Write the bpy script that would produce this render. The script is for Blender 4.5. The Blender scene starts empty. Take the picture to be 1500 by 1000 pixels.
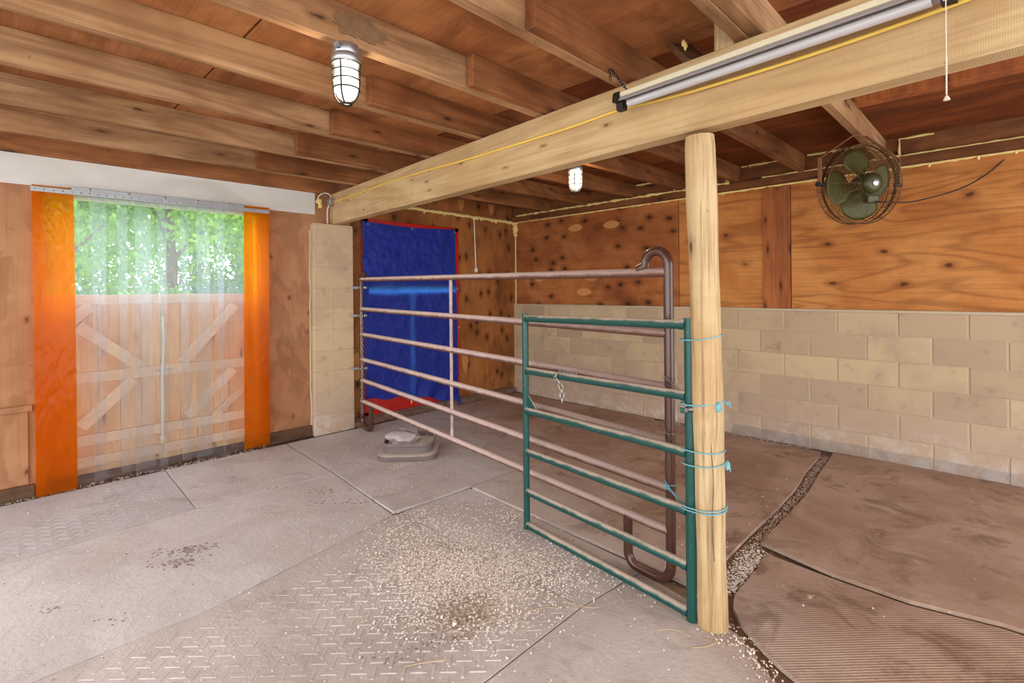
import bpy, bmesh, math, random
from mathutils import Vector, Matrix, noise as mn
random.seed(7)
scn = bpy.context.scene
COL = scn.collection
R = math.radians
V = Vector

# ------------------------------------------------------------------ colour / material helpers
def lin(c):
    return c / 12.92 if c <= .04045 else ((c + .055) / 1.055) ** 2.4
def rgb(r, g, b, a=1.0):
    return (lin(r / 255), lin(g / 255), lin(b / 255), a)

class N:
    def __init__(self, name):
        self.m = bpy.data.materials.new(name); self.m.use_nodes = True
        self.t = self.m.node_tree; self.t.nodes.clear()
        self.out = self.t.nodes.new('ShaderNodeOutputMaterial')
    def n(self, typ, **kw):
        nd = self.t.nodes.new('ShaderNode' + typ)
        for k, v in kw.items(): setattr(nd, k, v)
        return nd
    def put(self, sock, val):
        if hasattr(val, 'is_output') or isinstance(val, bpy.types.NodeSocket): self.t.links.new(val, sock)
        elif val is not None: sock.default_value = val
    def math(self, op, a, b=None, c=None, clamp=False):
        nd = self.n('Math', operation=op, use_clamp=clamp)
        self.put(nd.inputs[0], a); self.put(nd.inputs[1], b)
        if c is not None: self.put(nd.inputs[2], c)
        return nd.outputs[0]
    def mix(self, f, a, b, mode='MIX'):
        nd = self.n('Mix', data_type='RGBA', blend_type=mode)
        self.put(nd.inputs[0], f); self.put(nd.inputs[6], a); self.put(nd.inputs[7], b)
        return nd.outputs[2]
    def step(self, x, lo, hi, a=0.0, b=1.0):
        nd = self.n('MapRange', interpolation_type='SMOOTHSTEP')
        self.put(nd.inputs[0], x); nd.inputs[1].default_value = lo; nd.inputs[2].default_value = hi
        nd.inputs[3].default_value = a; nd.inputs[4].default_value = b
        return nd.outputs[0]
    def coords(self, scale=(1, 1, 1), rnd=True, kind='Object'):
        tc = self.n('TexCoord').outputs[kind]
        if rnd:
            oi = self.n('ObjectInfo').outputs['Random']
            va = self.n('VectorMath', operation='SCALE'); va.inputs[0].default_value = (13.1, 7.7, 5.3)
            self.put(va.inputs['Scale'], oi)
            ad = self.n('VectorMath', operation='ADD'); self.put(ad.inputs[0], tc); self.put(ad.inputs[1], va.outputs[0])
            tc = ad.outputs[0]
        mu = self.n('VectorMath', operation='MULTIPLY'); self.put(mu.inputs[0], tc); mu.inputs[1].default_value = scale
        return mu.outputs[0]
    def noise(self, vec, scale=1.0, detail=4.0, rough=.55, dist=0.0):
        nd = self.n('TexNoise'); self.put(nd.inputs['Vector'], vec)
        nd.inputs['Scale'].default_value = scale; nd.inputs['Detail'].default_value = detail
        nd.inputs['Roughness'].default_value = rough; nd.inputs['Distortion'].default_value = dist
        return nd.outputs[0]
    def voro(self, vec, scale=1.0, feature='F1'):
        nd = self.n('TexVoronoi', feature=feature); self.put(nd.inputs['Vector'], vec); nd.inputs['Scale'].default_value = scale
        return nd
    def plane2(self, vec, flat):
        se = self.n('SeparateXYZ'); self.put(se.inputs[0], vec); co = self.n('CombineXYZ')
        a, b_ = [i for i in range(3) if 'xyz'[i] != flat]
        self.put(co.inputs[0], se.outputs[a]); self.put(co.inputs[1], se.outputs[b_]); return co.outputs[0]
    def bump(self, h, strength=.2, dist=.01):
        nd = self.n('Bump'); self.put(nd.inputs['Height'], h)
        nd.inputs['Strength'].default_value = strength; nd.inputs['Distance'].default_value = dist
        return nd.outputs[0]
    def bsdf(self, col, rough=.8, metal=0.0, normal=None, spec=.3, **kw):
        nd = self.n('BsdfPrincipled')
        self.put(nd.inputs['Base Color'], col); self.put(nd.inputs['Roughness'], rough); self.put(nd.inputs['Metallic'], metal)
        nd.inputs['Specular IOR Level'].default_value = spec
        if normal is not None: self.put(nd.inputs['Normal'], normal)
        for k, v in kw.items(): self.put(nd.inputs[k], v)
        self.t.links.new(nd.outputs[0], self.out.inputs[0])
        return nd
    def surf(self, sock): self.t.links.new(sock, self.out.inputs[0])

def plain(name, col, rough=.6, metal=0.0, var=.12, spec=.4, scale=30, bump=.05):
    k = N(name); c = k.coords((1, 1, 1)); n1 = k.noise(c, scale, 5)
    dark = tuple(x * (1 - var * 2) for x in col[:3]) + (1,)
    lite = tuple(min(1, x * (1 + var)) for x in col[:3]) + (1,)
    k.bsdf(k.mix(n1, dark, lite), rough, metal, k.bump(n1, bump, .004), spec)
    return k.m

AX = {'x': (1, 0, 0), 'y': (0, 1, 0), 'z': (0, 0, 1)}
def wood(name, light, mid, dark, along='x', fig=1.0, cross=7.0, rings=9.0, knots=.5, ring_amt=.55, rough=.75, saw=0.0,
         stain=.35, stain_col=None, patch=None, rnd=True, kscale=(1.6, 5.0), fibre=.35, flat=None, blot=None, kr=1.0, rpow=1.7, pth=.62):
    """long-grained timber: contour lines of a stretched noise give the plain-sawn figure."""
    k = N(name)
    sc = lambda a, c, fl=False: tuple(a if AX[along][i] else (0 if (fl and flat == 'xyz'[i]) else c) for i in range(3))
    c1 = k.coords(sc(.75 * fig, cross * .6), rnd); c2 = k.coords(sc(1.8, 55), rnd); c3 = k.coords((1, 1, 1), rnd)
    n1 = k.noise(c1, 1.0, 2.5, .5, .6)
    ring = k.math('MULTIPLY_ADD', k.math('SINE', k.math('MULTIPLY', n1, rings * 6.283)), .5, .5)
    ring = k.math('POWER', ring, rpow)
    fib = k.noise(c2, 1.0, 5, .65)
    big = k.noise(c3, 1.9, 4, .6, .4)
    col = k.mix(k.step(big, .32, .68), light, mid)
    col = k.mix(k.math('MULTIPLY', ring, ring_amt), col, dark)
    col = k.mix(k.math('MULTIPLY', k.step(fib, .42, .75), fibre), col, dark)
    if stain:
        n4 = k.noise(k.coords(sc(1.1, 2.4), rnd), 1.3, 6, .6, .8)
        col = k.mix(k.step(n4, .52, .72, 0, stain), col, stain_col or dark)
    if knots:
        kc = k.coords(sc(kscale[0], kscale[1]), rnd)
        vo = k.voro(k.plane2(kc, flat) if flat else kc, 1.0)
        if flat: vo.voronoi_dimensions = '2D'
        sep = k.n('SeparateColor'); k.put(sep.inputs[0], vo.outputs['Color'])
        on = k.step(sep.outputs[0], 1 - knots - .05, 1 - knots + .05)
        d = k.math('ADD', vo.outputs['Distance'], k.math('MULTIPLY_ADD', k.noise(c3, 26, 3), .12, -.05))
        kn = k.math('MULTIPLY', k.step(d, .05 * kr, .12 * kr, 1, 0), on)
        halo = k.math('MULTIPLY', k.step(d, .08 * kr, .30 * kr, 1, 0), on)
        kd = tuple(x * .35 for x in dark[:3]) + (1,)
        col = k.mix(k.math('MULTIPLY', halo, .5), col, dark); col = k.mix(k.math('MULTIPLY', kn, .8), col, kd)
    if patch:      # oval repair plugs in plywood
        kc = k.coords(sc(patch[0], patch[1]), rnd)
        vp = k.voro(k.plane2(kc, flat) if flat else kc, 1.0)
        if flat: vp.voronoi_dimensions = '2D'
        sp = k.n('SeparateColor'); k.put(sp.inputs[0], vp.outputs['Color'])
        pf = k.math('MULTIPLY', k.step(vp.outputs['Distance'], .2, .24, 1, 0), k.step(sp.outputs[1], pth, pth + .05))
        col = k.mix(k.math('MULTIPLY', pf, .8), col, patch[2])
    if blot:       # hard-edged water stains
        nb = k.noise(k.coords((1.6, 1.6, 1.1), rnd), 2.0, 3, .5, .6); col = k.mix(k.step(nb, .50, .545, 0, blot[0]), col, blot[1]); col = k.mix(k.step(nb, .60, .63, 0, blot[0]), col, blot[2])
    if fibre > .1:  # small chips, nail holes and dirt specks
        sp = k.noise(c3, 34, 3, .6); col = k.mix(k.step(sp, .70, .76, 0, .45), col, tuple(x * .4 for x in dark[:3]) + (1,))
    h = k.math('ADD', k.math('MULTIPLY', ring, .3), fib)
    if saw:
        w = k.n('TexWave', wave_type='BANDS', bands_direction=along.upper()); k.put(w.inputs['Vector'], k.coords((1, 1, 1), rnd))
        w.inputs['Scale'].default_value = 55; w.inputs['Distortion'].default_value = 1.2
        h = k.math('ADD', h, k.math('MULTIPLY', w.outputs[0], saw))
        col = k.mix(k.math('MULTIPLY', w.outputs[0], saw * .12), col, dark)
    k.bsdf(col, rough, 0, k.bump(h, .25, .004), .25)
    return k.m

# ------------------------------------------------------------------ mesh helpers
class B:
    """collects shapes into one mesh"""
    def __init__(self): self.bm = bmesh.new()
    def _tag(self, verts, mi, smooth):
        fs = {f for v in verts for f in v.link_faces}
        for f in fs: f.material_index = mi; f.smooth = smooth
    def box(self, lo, hi, bev=0.0, mat=None, mi=0, seg=1):
        lo = V(lo); hi = V(hi)
        r = bmesh.ops.create_cube(self.bm, size=1.0); vs = r['verts']
        for v in vs: v.co = V(((lo[i] + hi[i]) / 2 + v.co[i] * (hi[i] - lo[i])) for i in range(3))
        if bev:
            es = list({e for v in vs for e in v.link_edges})
            q = bmesh.ops.bevel(self.bm, geom=es, offset=bev, segments=seg, profile=.5, affect='EDGES')
            vs = list({v for v in q['verts']} | {v for v in vs if v.is_valid})
        if mat is not None:
            for v in vs: v.co = mat @ v.co
        self._tag(vs, mi, False)
        return vs
    def bar(self, p, q, w, t, up=(0, 0, 1), bev=.002, mi=0):
        """board from p to q, width w along 'up' side, thickness t"""
        p = V(p); q = V(q); d = (q - p); L = d.length; x = d.normalized()
        z = V(up); z = (z - x * z.dot(x)).normalized(); y = z.cross(x)
        m = Matrix((x, y, z)).transposed().to_4x4(); m.translation = (p + q) / 2
        return self.box((-L / 2, -t / 2, -w / 2), (L / 2, t / 2, w / 2), bev, m, mi)
    def tube(self, pts, r, n=12, caps=True, mi=0, closed=False, smooth=True):
        pts = [V(p) for p in pts]; m = len(pts)
        rr = r if isinstance(r, (list, tuple)) else [r] * m
        tg = []
        for i in range(m):
            a = pts[(i - 1) % m] if (closed or i) else pts[0]
            b = pts[(i + 1) % m] if (closed or i < m - 1) else pts[-1]
            tg.append((b - a).normalized())
        u = tg[0].orthogonal().normalized(); rings = []
        for i in range(m):
            u = (u - tg[i] * u.dot(tg[i])).normalized(); w = tg[i].cross(u)
            rings.append([self.bm.verts.new(pts[i] + (u * math.cos(2 * math.pi * k / n) + w * math.sin(2 * math.pi * k / n)) * rr[i]) for k in range(n)])
        for i in range(m if closed else m - 1):
            A, C = rings[i], rings[(i + 1) % m]
            off = 0
            if closed and i == m - 1:
                off = min(range(n), key=lambda o: (A[0].co - C[o].co).length)
            for k in range(n):
                f = self.bm.faces.new((A[k], A[(k + 1) % n], C[(k + 1 + off) % n], C[(k + off) % n])); f.smooth = smooth; f.material_index = mi
        if caps and not closed:
            f = self.bm.faces.new(rings[0][::-1]); f.material_index = mi
            f = self.bm.faces.new(rings[-1]); f.material_index = mi
        return self
    def lathe(self, prof, n=24, m=None, mi=0, smooth=True):
        """profile of (radius, z)"""
        rings = []
        for r, z in prof:
            if r < 1e-5: rings.append([self.bm.verts.new((0, 0, z))])
            else: rings.append([self.bm.verts.new((r * math.cos(2 * math.pi * k / n), r * math.sin(2 * math.pi * k / n), z)) for k in range(n)])
        for a, c in zip(rings, rings[1:]):
            for k in range(n):
                q = [a[k % len(a)], a[(k + 1) % len(a)], c[(k + 1) % len(c)], c[k % len(c)]]
                q2 = []
                for v in q:
                    if v not in q2: q2.append(v)
                if len(q2) > 2:
                    f = self.bm.faces.new(q2); f.smooth = smooth; f.material_index = mi
        if m is not None:
            for rg in rings:
                for v in rg: v.co = m @ v.co
        return self
    def blob(self, c, s, sub=2, amp=.2, fr=3.0, seed=0, m=None):
        r = bmesh.ops.create_icosphere(self.bm, subdivisions=sub, radius=1.0); c = V(c)
        for v in r['verts']:
            k = 1 + amp * mn.noise(v.co * fr + V((seed * 3.7, seed * 1.3, seed)))
            p = V((v.co[i] * s[i] * k for i in range(3)))
            if m is not None: p = m @ p
            v.co = c + p
        self._tag(r['verts'], 0, True)
        return r['verts']
    def quad(self, pts, mi=0):
        f = self.bm.faces.new([self.bm.verts.new(p) for p in pts]); f.material_index = mi; return f

ORI = {}
def obj(name, b, mats, parent=None, loc=None, rotz=0.0, keep=False):
    """link a mesh. geometry is authored in world space unless keep (then in the object's own frame)"""
    bm = b.bm if isinstance(b, B) else b
    if parent is not None: o0 = ORI[parent.name]
    else: o0 = V(loc) if loc is not None else V((0, 0, 0))
    if not keep and o0.length: bmesh.ops.translate(bm, verts=bm.verts, vec=-o0)
    bmesh.ops.recalc_face_normals(bm, faces=bm.faces)
    for e in bm.edges:
        if len(e.link_faces) == 2 and e.calc_face_angle(0) > .9: e.smooth = False
    me = bpy.data.meshes.new(name); bm.to_mesh(me); bm.free()
    for m in (mats if isinstance(mats, (list, tuple)) else [mats]): me.materials.append(m)
    o = bpy.data.objects.new(name, me); COL.objects.link(o)
    if parent is not None: o.parent = parent
    else: o.location = o0; o.rotation_euler = (0, 0, rotz)
    ORI[o.name] = o0
    return o
def tag(o, label=None, cat=None, group=None, kind=None):
    if label: o['label'] = label
    if cat: o['category'] = cat
    if group: o['group'] = group
    if kind: o['kind'] = kind
    return o
def struct(name, b, mats, **kw): return tag(obj(name, b, mats, **kw), kind='structure')
def thing(name, label, cat, loc, group=None):
    o = bpy.data.objects.new(name, None); COL.objects.link(o); o.location = loc; o.empty_display_size = .1
    ORI[o.name] = V(loc); return tag(o, label, cat, group)
def mass(b): return b.bm.verts[:]
def bezier(p, n=16):
    p = [V(x) for x in p]; out = []
    for i in range(n + 1):
        t = i / n; q = p[:]
        while len(q) > 1: q = [a.lerp(c, t) for a, c in zip(q, q[1:])]
        out.append(q[0])
    return out
def smooth_path(pts, n=6):
    P = [V(p) for p in pts]; out = []
    for i in range(len(P) - 1):
        p0 = P[max(i - 1, 0)]; p1 = P[i]; p2 = P[i + 1]; p3 = P[min(i + 2, len(P) - 1)]
        for j in range(n):
            t = j / n
            out.append(.5 * ((2 * p1) + (p2 - p0) * t + (2 * p0 - 5 * p1 + 4 * p2 - p3) * t * t + (3 * p1 - p0 - 3 * p2 + p3) * t ** 3))
    out.append(P[-1]); return out
def arc(c, r, a0, a1, ux, uy, n=10):
    c = V(c); ux = V(ux); uy = V(uy)
    return [c + ux * (r * math.cos(a0 + (a1 - a0) * i / n)) + uy * (r * math.sin(a0 + (a1 - a0) * i / n)) for i in range(n + 1)]
def chain_links(b, pts, L=.03, r=.003, w=.009):
    """oval links along a path"""
    P = smooth_path(pts, 8); acc = 0; pos = [P[0]]
    for a, c in zip(P, P[1:]):
        d = (c - a).length; s = 0
        while acc + d - s >= L * .72:
            s += L * .72 - acc; acc = 0; pos.append(a.lerp(c, min(1, s / d)))
        acc += d - s
    for i, (a, c) in enumerate(zip(pos, pos[1:])):
        t = (c - a).normalized(); u = t.orthogonal().normalized(); v = t.cross(u)
        s = u if i % 2 else v
        m = (a + c) / 2; h = L / 2 - w
        ring = [m + t * h + (s * math.cos(q) + t * math.sin(q)) * w for q in [math.pi * k / 5 for k in range(6)]]
        ring += [m - t * h + (s * math.cos(q) + t * math.sin(q)) * w for q in [math.pi + math.pi * k / 5 for k in range(6)]]
        b.tube(ring, r, 6, closed=True)

# ------------------------------------------------------------------ materials
M = {}
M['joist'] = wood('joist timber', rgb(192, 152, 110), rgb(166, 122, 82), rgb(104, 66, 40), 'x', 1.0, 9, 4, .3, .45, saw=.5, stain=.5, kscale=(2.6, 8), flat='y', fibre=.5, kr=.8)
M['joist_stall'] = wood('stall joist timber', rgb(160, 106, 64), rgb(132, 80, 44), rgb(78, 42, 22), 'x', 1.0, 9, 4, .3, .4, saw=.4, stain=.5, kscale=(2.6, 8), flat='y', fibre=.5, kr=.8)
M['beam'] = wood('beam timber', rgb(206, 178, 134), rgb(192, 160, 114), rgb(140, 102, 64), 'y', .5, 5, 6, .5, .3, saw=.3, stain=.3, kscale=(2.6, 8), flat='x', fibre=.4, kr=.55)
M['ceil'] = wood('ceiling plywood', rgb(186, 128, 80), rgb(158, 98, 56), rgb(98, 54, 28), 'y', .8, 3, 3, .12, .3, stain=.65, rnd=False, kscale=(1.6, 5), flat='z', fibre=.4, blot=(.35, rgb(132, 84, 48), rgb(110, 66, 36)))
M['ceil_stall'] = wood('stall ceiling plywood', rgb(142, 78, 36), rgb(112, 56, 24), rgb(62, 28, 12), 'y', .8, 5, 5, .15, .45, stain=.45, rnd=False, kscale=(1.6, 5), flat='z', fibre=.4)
M['ply_left'] = wood('door wall plywood', rgb(186, 140, 102), rgb(166, 116, 80), rgb(112, 72, 46), 'z', .5, 1.6, 2, .25, .14, stain=.6, stain_col=rgb(128, 84, 56), rnd=False, kscale=(3.4, 5.5), flat='y', fibre=.25, kr=.6, blot=(.5, rgb(142, 96, 64), rgb(176, 124, 86)))
M['ply_corner'] = wood('stall door wall plywood', rgb(172, 110, 56), rgb(136, 80, 38), rgb(72, 40, 18), 'z', .5, 2.2, 3, .6, .25, stain=.6, rnd=False, kscale=(3.4, 5.4), flat='y', patch=(1.5, 4.4, rgb(198, 134, 74)), fibre=.3, kr=1.35, pth=.74)
M['ply_knot'] = wood('knotty wall plywood', rgb(190, 120, 66), rgb(156, 88, 44), rgb(84, 44, 22), 'y', .5, 2.4, 3, .6, .25, stain=.6, rnd=False, kscale=(3.6, 5.2), flat='x', patch=(2.0, 5.0, rgb(212, 150, 92)), fibre=.3, kr=1.35, pth=.74)
M['ply_grain'] = wood('grained wall plywood', rgb(206, 140, 76), rgb(184, 114, 56), rgb(116, 62, 28), 'y', .6, 5.0, 9, .5, .42, stain=.35, rnd=False, kscale=(2.4, 4.0), flat='x', fibre=.35, kr=.8, rpow=4.0)
M['batten'] = wood('batten timber', rgb(186, 114, 64), rgb(162, 92, 50), rgb(98, 52, 28), 'z', 1, 9, 4, .5, .3, stain=.3, kscale=(2.4, 9), flat='x', fibre=.5)
M['rim'] = wood('rim timber', rgb(140, 88, 50), rgb(112, 66, 36), rgb(66, 36, 20), 'y', 1, 8, 4, .4, .3, stain=.4, kscale=(2, 8), flat='x')
M['rim_x'] = wood('end joist timber', rgb(168, 112, 68), rgb(140, 88, 50), rgb(86, 50, 28), 'x', 1, 8, 4, .5, .3, stain=.4, kscale=(2, 9), flat='y')
M['white_board'] = wood('white painted board', rgb(222, 219, 212), rgb(212, 208, 200), rgb(172, 164, 152), 'x', .3, 2, 2, 0, .05, stain=.35, stain_col=rgb(184, 176, 164), rnd=False, fibre=.06)
M['old_board'] = wood('old dirty board', rgb(104, 76, 56), rgb(78, 56, 42), rgb(40, 28, 20), 'x', 1, 8, 4, .1, .4, stain=.5)
M['post'] = wood('debarked post', rgb(206, 180, 138), rgb(186, 154, 110), rgb(116, 84, 54), 'z', .8, 10, 3, .75, .14, stain=.5, stain_col=rgb(150, 116, 76), kscale=(3.6, 9), fibre=.75, kr=1.0)
M['door_board'] = wood('stable door boards', rgb(236, 192, 140), rgb(222, 162, 106), rgb(164, 106, 62), 'z', .8, 10, 3, .3, .2, stain=.2, kscale=(2.5, 9), flat='y')
M['door_rail'] = wood('stable door brace', rgb(240, 208, 172), rgb(226, 188, 150), rgb(178, 134, 96), 'x', 1, 9, 3, .2, .12, stain=.15)
M['brace_dark'] = wood('dark brace', rgb(120, 84, 58), rgb(88, 60, 42), rgb(50, 32, 22), 'z', 1, 9, 3, .1, .3)

M['foam'] = plain('expanding foam', rgb(240, 214, 140), .8, var=.12, scale=40, bump=.4)
M['galv'] = plain('galvanised steel', rgb(176, 178, 182), .38, .85, .1, scale=25)
M['dark_metal'] = plain('dark steel', rgb(40, 36, 32), .5, .4, .1)
M['white_enamel'] = plain('white enamel', rgb(226, 222, 210), .35, 0, .04)
M['cream_enamel'] = plain('cream enamel', rgb(214, 206, 176), .4, 0, .05)
M['tube_glass'] = plain('unlit lamp tube', rgb(184, 180, 181), .15, 0, .01, .6, bump=0)
M['grey_enamel'] = plain('grey reflector', rgb(158, 150, 150), .45, 0, .05)
M['yellow_cable'] = plain('yellow cable jacket', rgb(232, 196, 92), .5, 0, .06)
M['white_plastic'] = plain('white plastic', rgb(226, 218, 200), .5, 0, .05)
M['black_cord'] = plain('black cord', rgb(48, 40, 34), .6, 0, .05)
M['twine'] = plain('blue twine', rgb(122, 178, 186), .8, 0, .15, scale=120, bump=.3)
M['wire'] = plain('steel wire', rgb(170, 160, 150), .4, .7)
M['fan_dark'] = plain('fan wire', rgb(104, 80, 50), .45, .6, .1)
M['fan_blade'] = plain('olive fan blade', rgb(70, 72, 24), .4, .2, .1)
M['fan_motor'] = plain('fan motor case', rgb(70, 66, 36), .4, .3, .1)
M['fan_band'] = plain('tan fan bracket', rgb(160, 112, 80), .5, .2)
M['red'] = plain('red door paint', rgb(190, 30, 18), .45, 0, .15, scale=6)
M['orange_wood'] = plain('dusty sill', rgb(120, 92, 76), .9, 0, .2, scale=14, bump=.4)

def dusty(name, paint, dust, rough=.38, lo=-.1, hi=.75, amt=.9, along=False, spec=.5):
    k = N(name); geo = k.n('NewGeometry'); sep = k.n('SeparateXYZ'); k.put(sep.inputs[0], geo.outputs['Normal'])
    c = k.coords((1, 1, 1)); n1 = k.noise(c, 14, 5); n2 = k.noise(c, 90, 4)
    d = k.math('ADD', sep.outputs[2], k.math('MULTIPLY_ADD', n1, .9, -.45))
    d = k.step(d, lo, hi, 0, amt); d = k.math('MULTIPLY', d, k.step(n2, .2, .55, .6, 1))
    if along:      # dust colour stronger at the doorway end, painting in how the rails are lit
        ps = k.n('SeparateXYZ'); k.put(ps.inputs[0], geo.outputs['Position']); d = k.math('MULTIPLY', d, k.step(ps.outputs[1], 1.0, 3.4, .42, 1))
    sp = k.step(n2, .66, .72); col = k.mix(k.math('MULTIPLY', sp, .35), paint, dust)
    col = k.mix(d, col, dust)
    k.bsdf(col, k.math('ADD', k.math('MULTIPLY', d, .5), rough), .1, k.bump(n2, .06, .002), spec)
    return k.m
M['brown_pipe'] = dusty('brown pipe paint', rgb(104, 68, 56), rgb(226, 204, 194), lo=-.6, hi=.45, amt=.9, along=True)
M['brown_post'] = dusty('brown post paint', rgb(78, 48, 38), rgb(150, 116, 100), rough=.28, lo=.5, hi=1.4, amt=.6, spec=.7)
M['green_pipe'] = dusty('green pipe paint', rgb(17, 74, 68), rgb(200, 180, 162), lo=.25, hi=.85, amt=.9)
M['tub'] = dusty('grey rubber', rgb(116, 102, 98), rgb(196, 180, 168), rough=.75, lo=.35, hi=.95, amt=.85)
M['salt'] = plain('salt lick', rgb(178, 166, 164), .45, 0, .18, scale=9, bump=.2)

def rubber(name, amt=.3, ribs=0.0, tint=(1, 1, 1), warm=0.0):
    """dust lies over all the mats alike: pale near the doors, browner towards the stall"""
    k = N(name); c = k.n('NewGeometry').outputs['Position']
    sep = k.n('SeparateXYZ'); k.put(sep.inputs[0], c)
    n0 = k.noise(c, .9, 4, .5, .5); n1 = k.noise(c, 1.7, 7, .62, .7); n2 = k.noise(c, 6, 7, .68, .5); n3 = k.noise(c, 210, 2, .6); n4 = k.noise(c, 42, 5, .72); n5 = k.noise(c, 3.2, 8, .7, 1.0)
    t = k.math('ADD', k.math('MULTIPLY_ADD', n0, 1.6, -.8), sep.outputs[0]); t = k.math('SUBTRACT', t, k.math('MULTIPLY', sep.outputs[1], .5))
    t = k.math('ADD', k.step(t, .8, 2.7, 0, 1), warm, clamp=True)
    pale = k.mix(k.step(n1, .35, .68), rgb(208, 202, 198), rgb(194, 186, 180))
    brown = k.mix(k.step(n1, .35, .68), rgb(184, 158, 140), rgb(160, 131, 112))
    col = k.mix(t, pale, brown)
    worn = k.mix(t, rgb(162, 151, 144), rgb(116, 90, 74))
    col = k.mix(k.step(n5, .52, .66, 0, amt * 1.3), col, worn)
    col = k.mix(k.step(n2, .56, .74, 0, amt), col, worn)
    col = k.mix(k.step(n4, .62, .74, 0, .45), col, worn)
    col = k.mix(k.step(n3, .7, .78, 0, .5), col, rgb(232, 222, 210))
    sx = k.math('SUBTRACT', sep.outputs[0], 1.66); sy = k.math('SUBTRACT', sep.outputs[1], 1.92)       # sawdust trodden in round the heap
    dd = k.math('SQRT', k.math('ADD', k.math('MULTIPLY', sx, k.math('MULTIPLY', sx, 1.7)), k.math('MULTIPLY', sy, sy)))
    dd = k.math('ADD', dd, k.math('MULTIPLY_ADD', n5, 1.2, -.6)); dd = k.math('ADD', dd, k.math('MULTIPLY_ADD', n4, .7, -.35))
    col = k.mix(k.step(dd, .2, .5, .7, 0), col, rgb(226, 216, 205))
    if tint != (1, 1, 1): col = k.mix(1.0, col, tint + (1,), 'MULTIPLY')
    h = k.math('ADD', k.math('MULTIPLY', n4, .7), k.math('MULTIPLY', n2, 2.0)); h = k.math('ADD', h, k.math('MULTIPLY', n3, .12))
    if ribs:
        w = k.n('TexWave', wave_type='BANDS', bands_direction='DIAGONAL'); k.put(w.inputs['Vector'], c); w.inputs['Scale'].default_value = 34
        h = k.math('ADD', h, k.math('MULTIPLY', w.outputs[0], ribs))
    k.bsdf(col, .85, 0, k.bump(h, .45, .012), .18)
    return k.m
M['mat_pale'] = rubber('pale dusty rubber', .22)
M['mat_grey'] = rubber('grey dusty rubber', .28, 0, (.99, .98, .98))
M['mat_blue'] = rubber('cool grey rubber', .35, 0, (.90, .91, .95))
M['mat_tan'] = rubber('tan dusty rubber', .35, 0, (.97, .955, .94), .12)
M['mat_stall'] = rubber('brown dusty rubber', .45, 0, (1, .98, .96), .15)
M['mat_ribbed'] = rubber('ribbed brown rubber', .5, .3, (.97, .94, .92), .25)
M['earth'] = plain('packed earth', rgb(150, 118, 92), .95, 0, .3, scale=24, bump=.8)
M['shaving'] = plain('wood shaving', rgb(244, 234, 222), .8, 0, .1, scale=60)
M['shaving_d'] = plain('dark shaving', rgb(178, 152, 128), .85, 0, .2, scale=60)
M['cobweb'] = plain('dusty cobweb', rgb(140, 108, 78), .95, 0, .2, scale=30, bump=.8)
M['hay'] = plain('hay stem', rgb(196, 172, 132), .8, 0, .15)
M['dirt'] = plain('dirt crumb', rgb(150, 136, 126), .9, 0, .2, scale=80)

def blockwall():
    k = N('painted concrete block'); at = k.n('Attribute'); at.attribute_name = 'tone'
    c = k.coords((1, 1, 1), False); n1 = k.noise(c, 2.2, 6, .65, .5); n2 = k.noise(c, 120, 3, .7); n3 = k.noise(c, 9, 6, .7)
    col = k.mix(at.outputs['Fac'], rgb(208, 184, 146), rgb(182, 158, 130))
    col = k.mix(k.step(n1, .45, .7, 0, .55), col, rgb(168, 144, 126))
    col = k.mix(k.step(n3, .54, .74, 0, .45), col, rgb(138, 112, 92))
    sep = k.n('SeparateXYZ'); k.put(sep.inputs[0], k.n('TexCoord').outputs['Object'])
    zz = k.math('ADD', sep.outputs[2], k.math('MULTIPLY_ADD', n1, .7, -.35))
    col = k.mix(k.step(zz, .15, .75, .55, 0), col, rgb(186, 160, 146))     # splashed dirt near the mats
    wh = k.math('MULTIPLY', k.step(zz, .05, .3, 1, 0), k.step(n3, .46, .6)); col = k.mix(k.math('MULTIPLY', wh, .5), col, rgb(222, 212, 204))
    col = k.mix(k.step(n2, .62, .7, 0, .3), col, rgb(130, 108, 90))
    h = k.math('ADD', n2, k.math('MULTIPLY', n3, .8))
    k.bsdf(col, .85, 0, k.bump(h, .4, .004), .2)
    return k.m
M['block'] = blockwall()
M['mortar'] = plain('mortar', rgb(200, 182, 154), .9, 0, .1, scale=50, bump=.3)

def vinyl(name, tint, haze_col, haze=.18, smear=.25, gloss=.1, trans=.85):
    k = N(name); c = k.coords((1, 1, 1))
    n1 = k.noise(k.coords((3, 3, .8)), 2.2, 5, .6, .8); n2 = k.noise(k.coords((9, 9, 2.5)), 2.5, 3, .5, 1.5)
    tr = k.n('BsdfTransparent'); tr.inputs[0].default_value = tint
    df = k.n('BsdfDiffuse'); df.inputs[0].default_value = haze_col
    tl = k.n('BsdfTranslucent'); tl.inputs[0].default_value = haze_col
    m0 = k.n('MixShader'); m0.inputs[0].default_value = trans; k.t.links.new(df.outputs[0], m0.inputs[1]); k.t.links.new(tl.outputs[0], m0.inputs[2])
    m1 = k.n('MixShader'); k.put(m1.inputs[0], k.step(n1, .35, .75, haze, haze + smear))
    k.t.links.new(tr.outputs[0], m1.inputs[1]); k.t.links.new(m0.outputs[0], m1.inputs[2])
    gl = k.n('BsdfGlossy'); gl.inputs['Roughness'].default_value = .12; k.put(gl.inputs['Normal'], k.bump(n2, .35, .03))
    fr = k.n('Fresnel'); fr.inputs[0].default_value = 1.45; k.put(fr.inputs['Normal'], k.bump(n2, .35, .03))
    m2 = k.n('MixShader'); k.put(m2.inputs[0], k.math('MULTIPLY', fr.outputs[0], gloss * 6, clamp=True))
    k.t.links.new(m1.outputs[0], m2.inputs[1]); k.t.links.new(gl.outputs[0], m2.inputs[2])
    k.surf(m2.outputs[0]); return k.m
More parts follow.
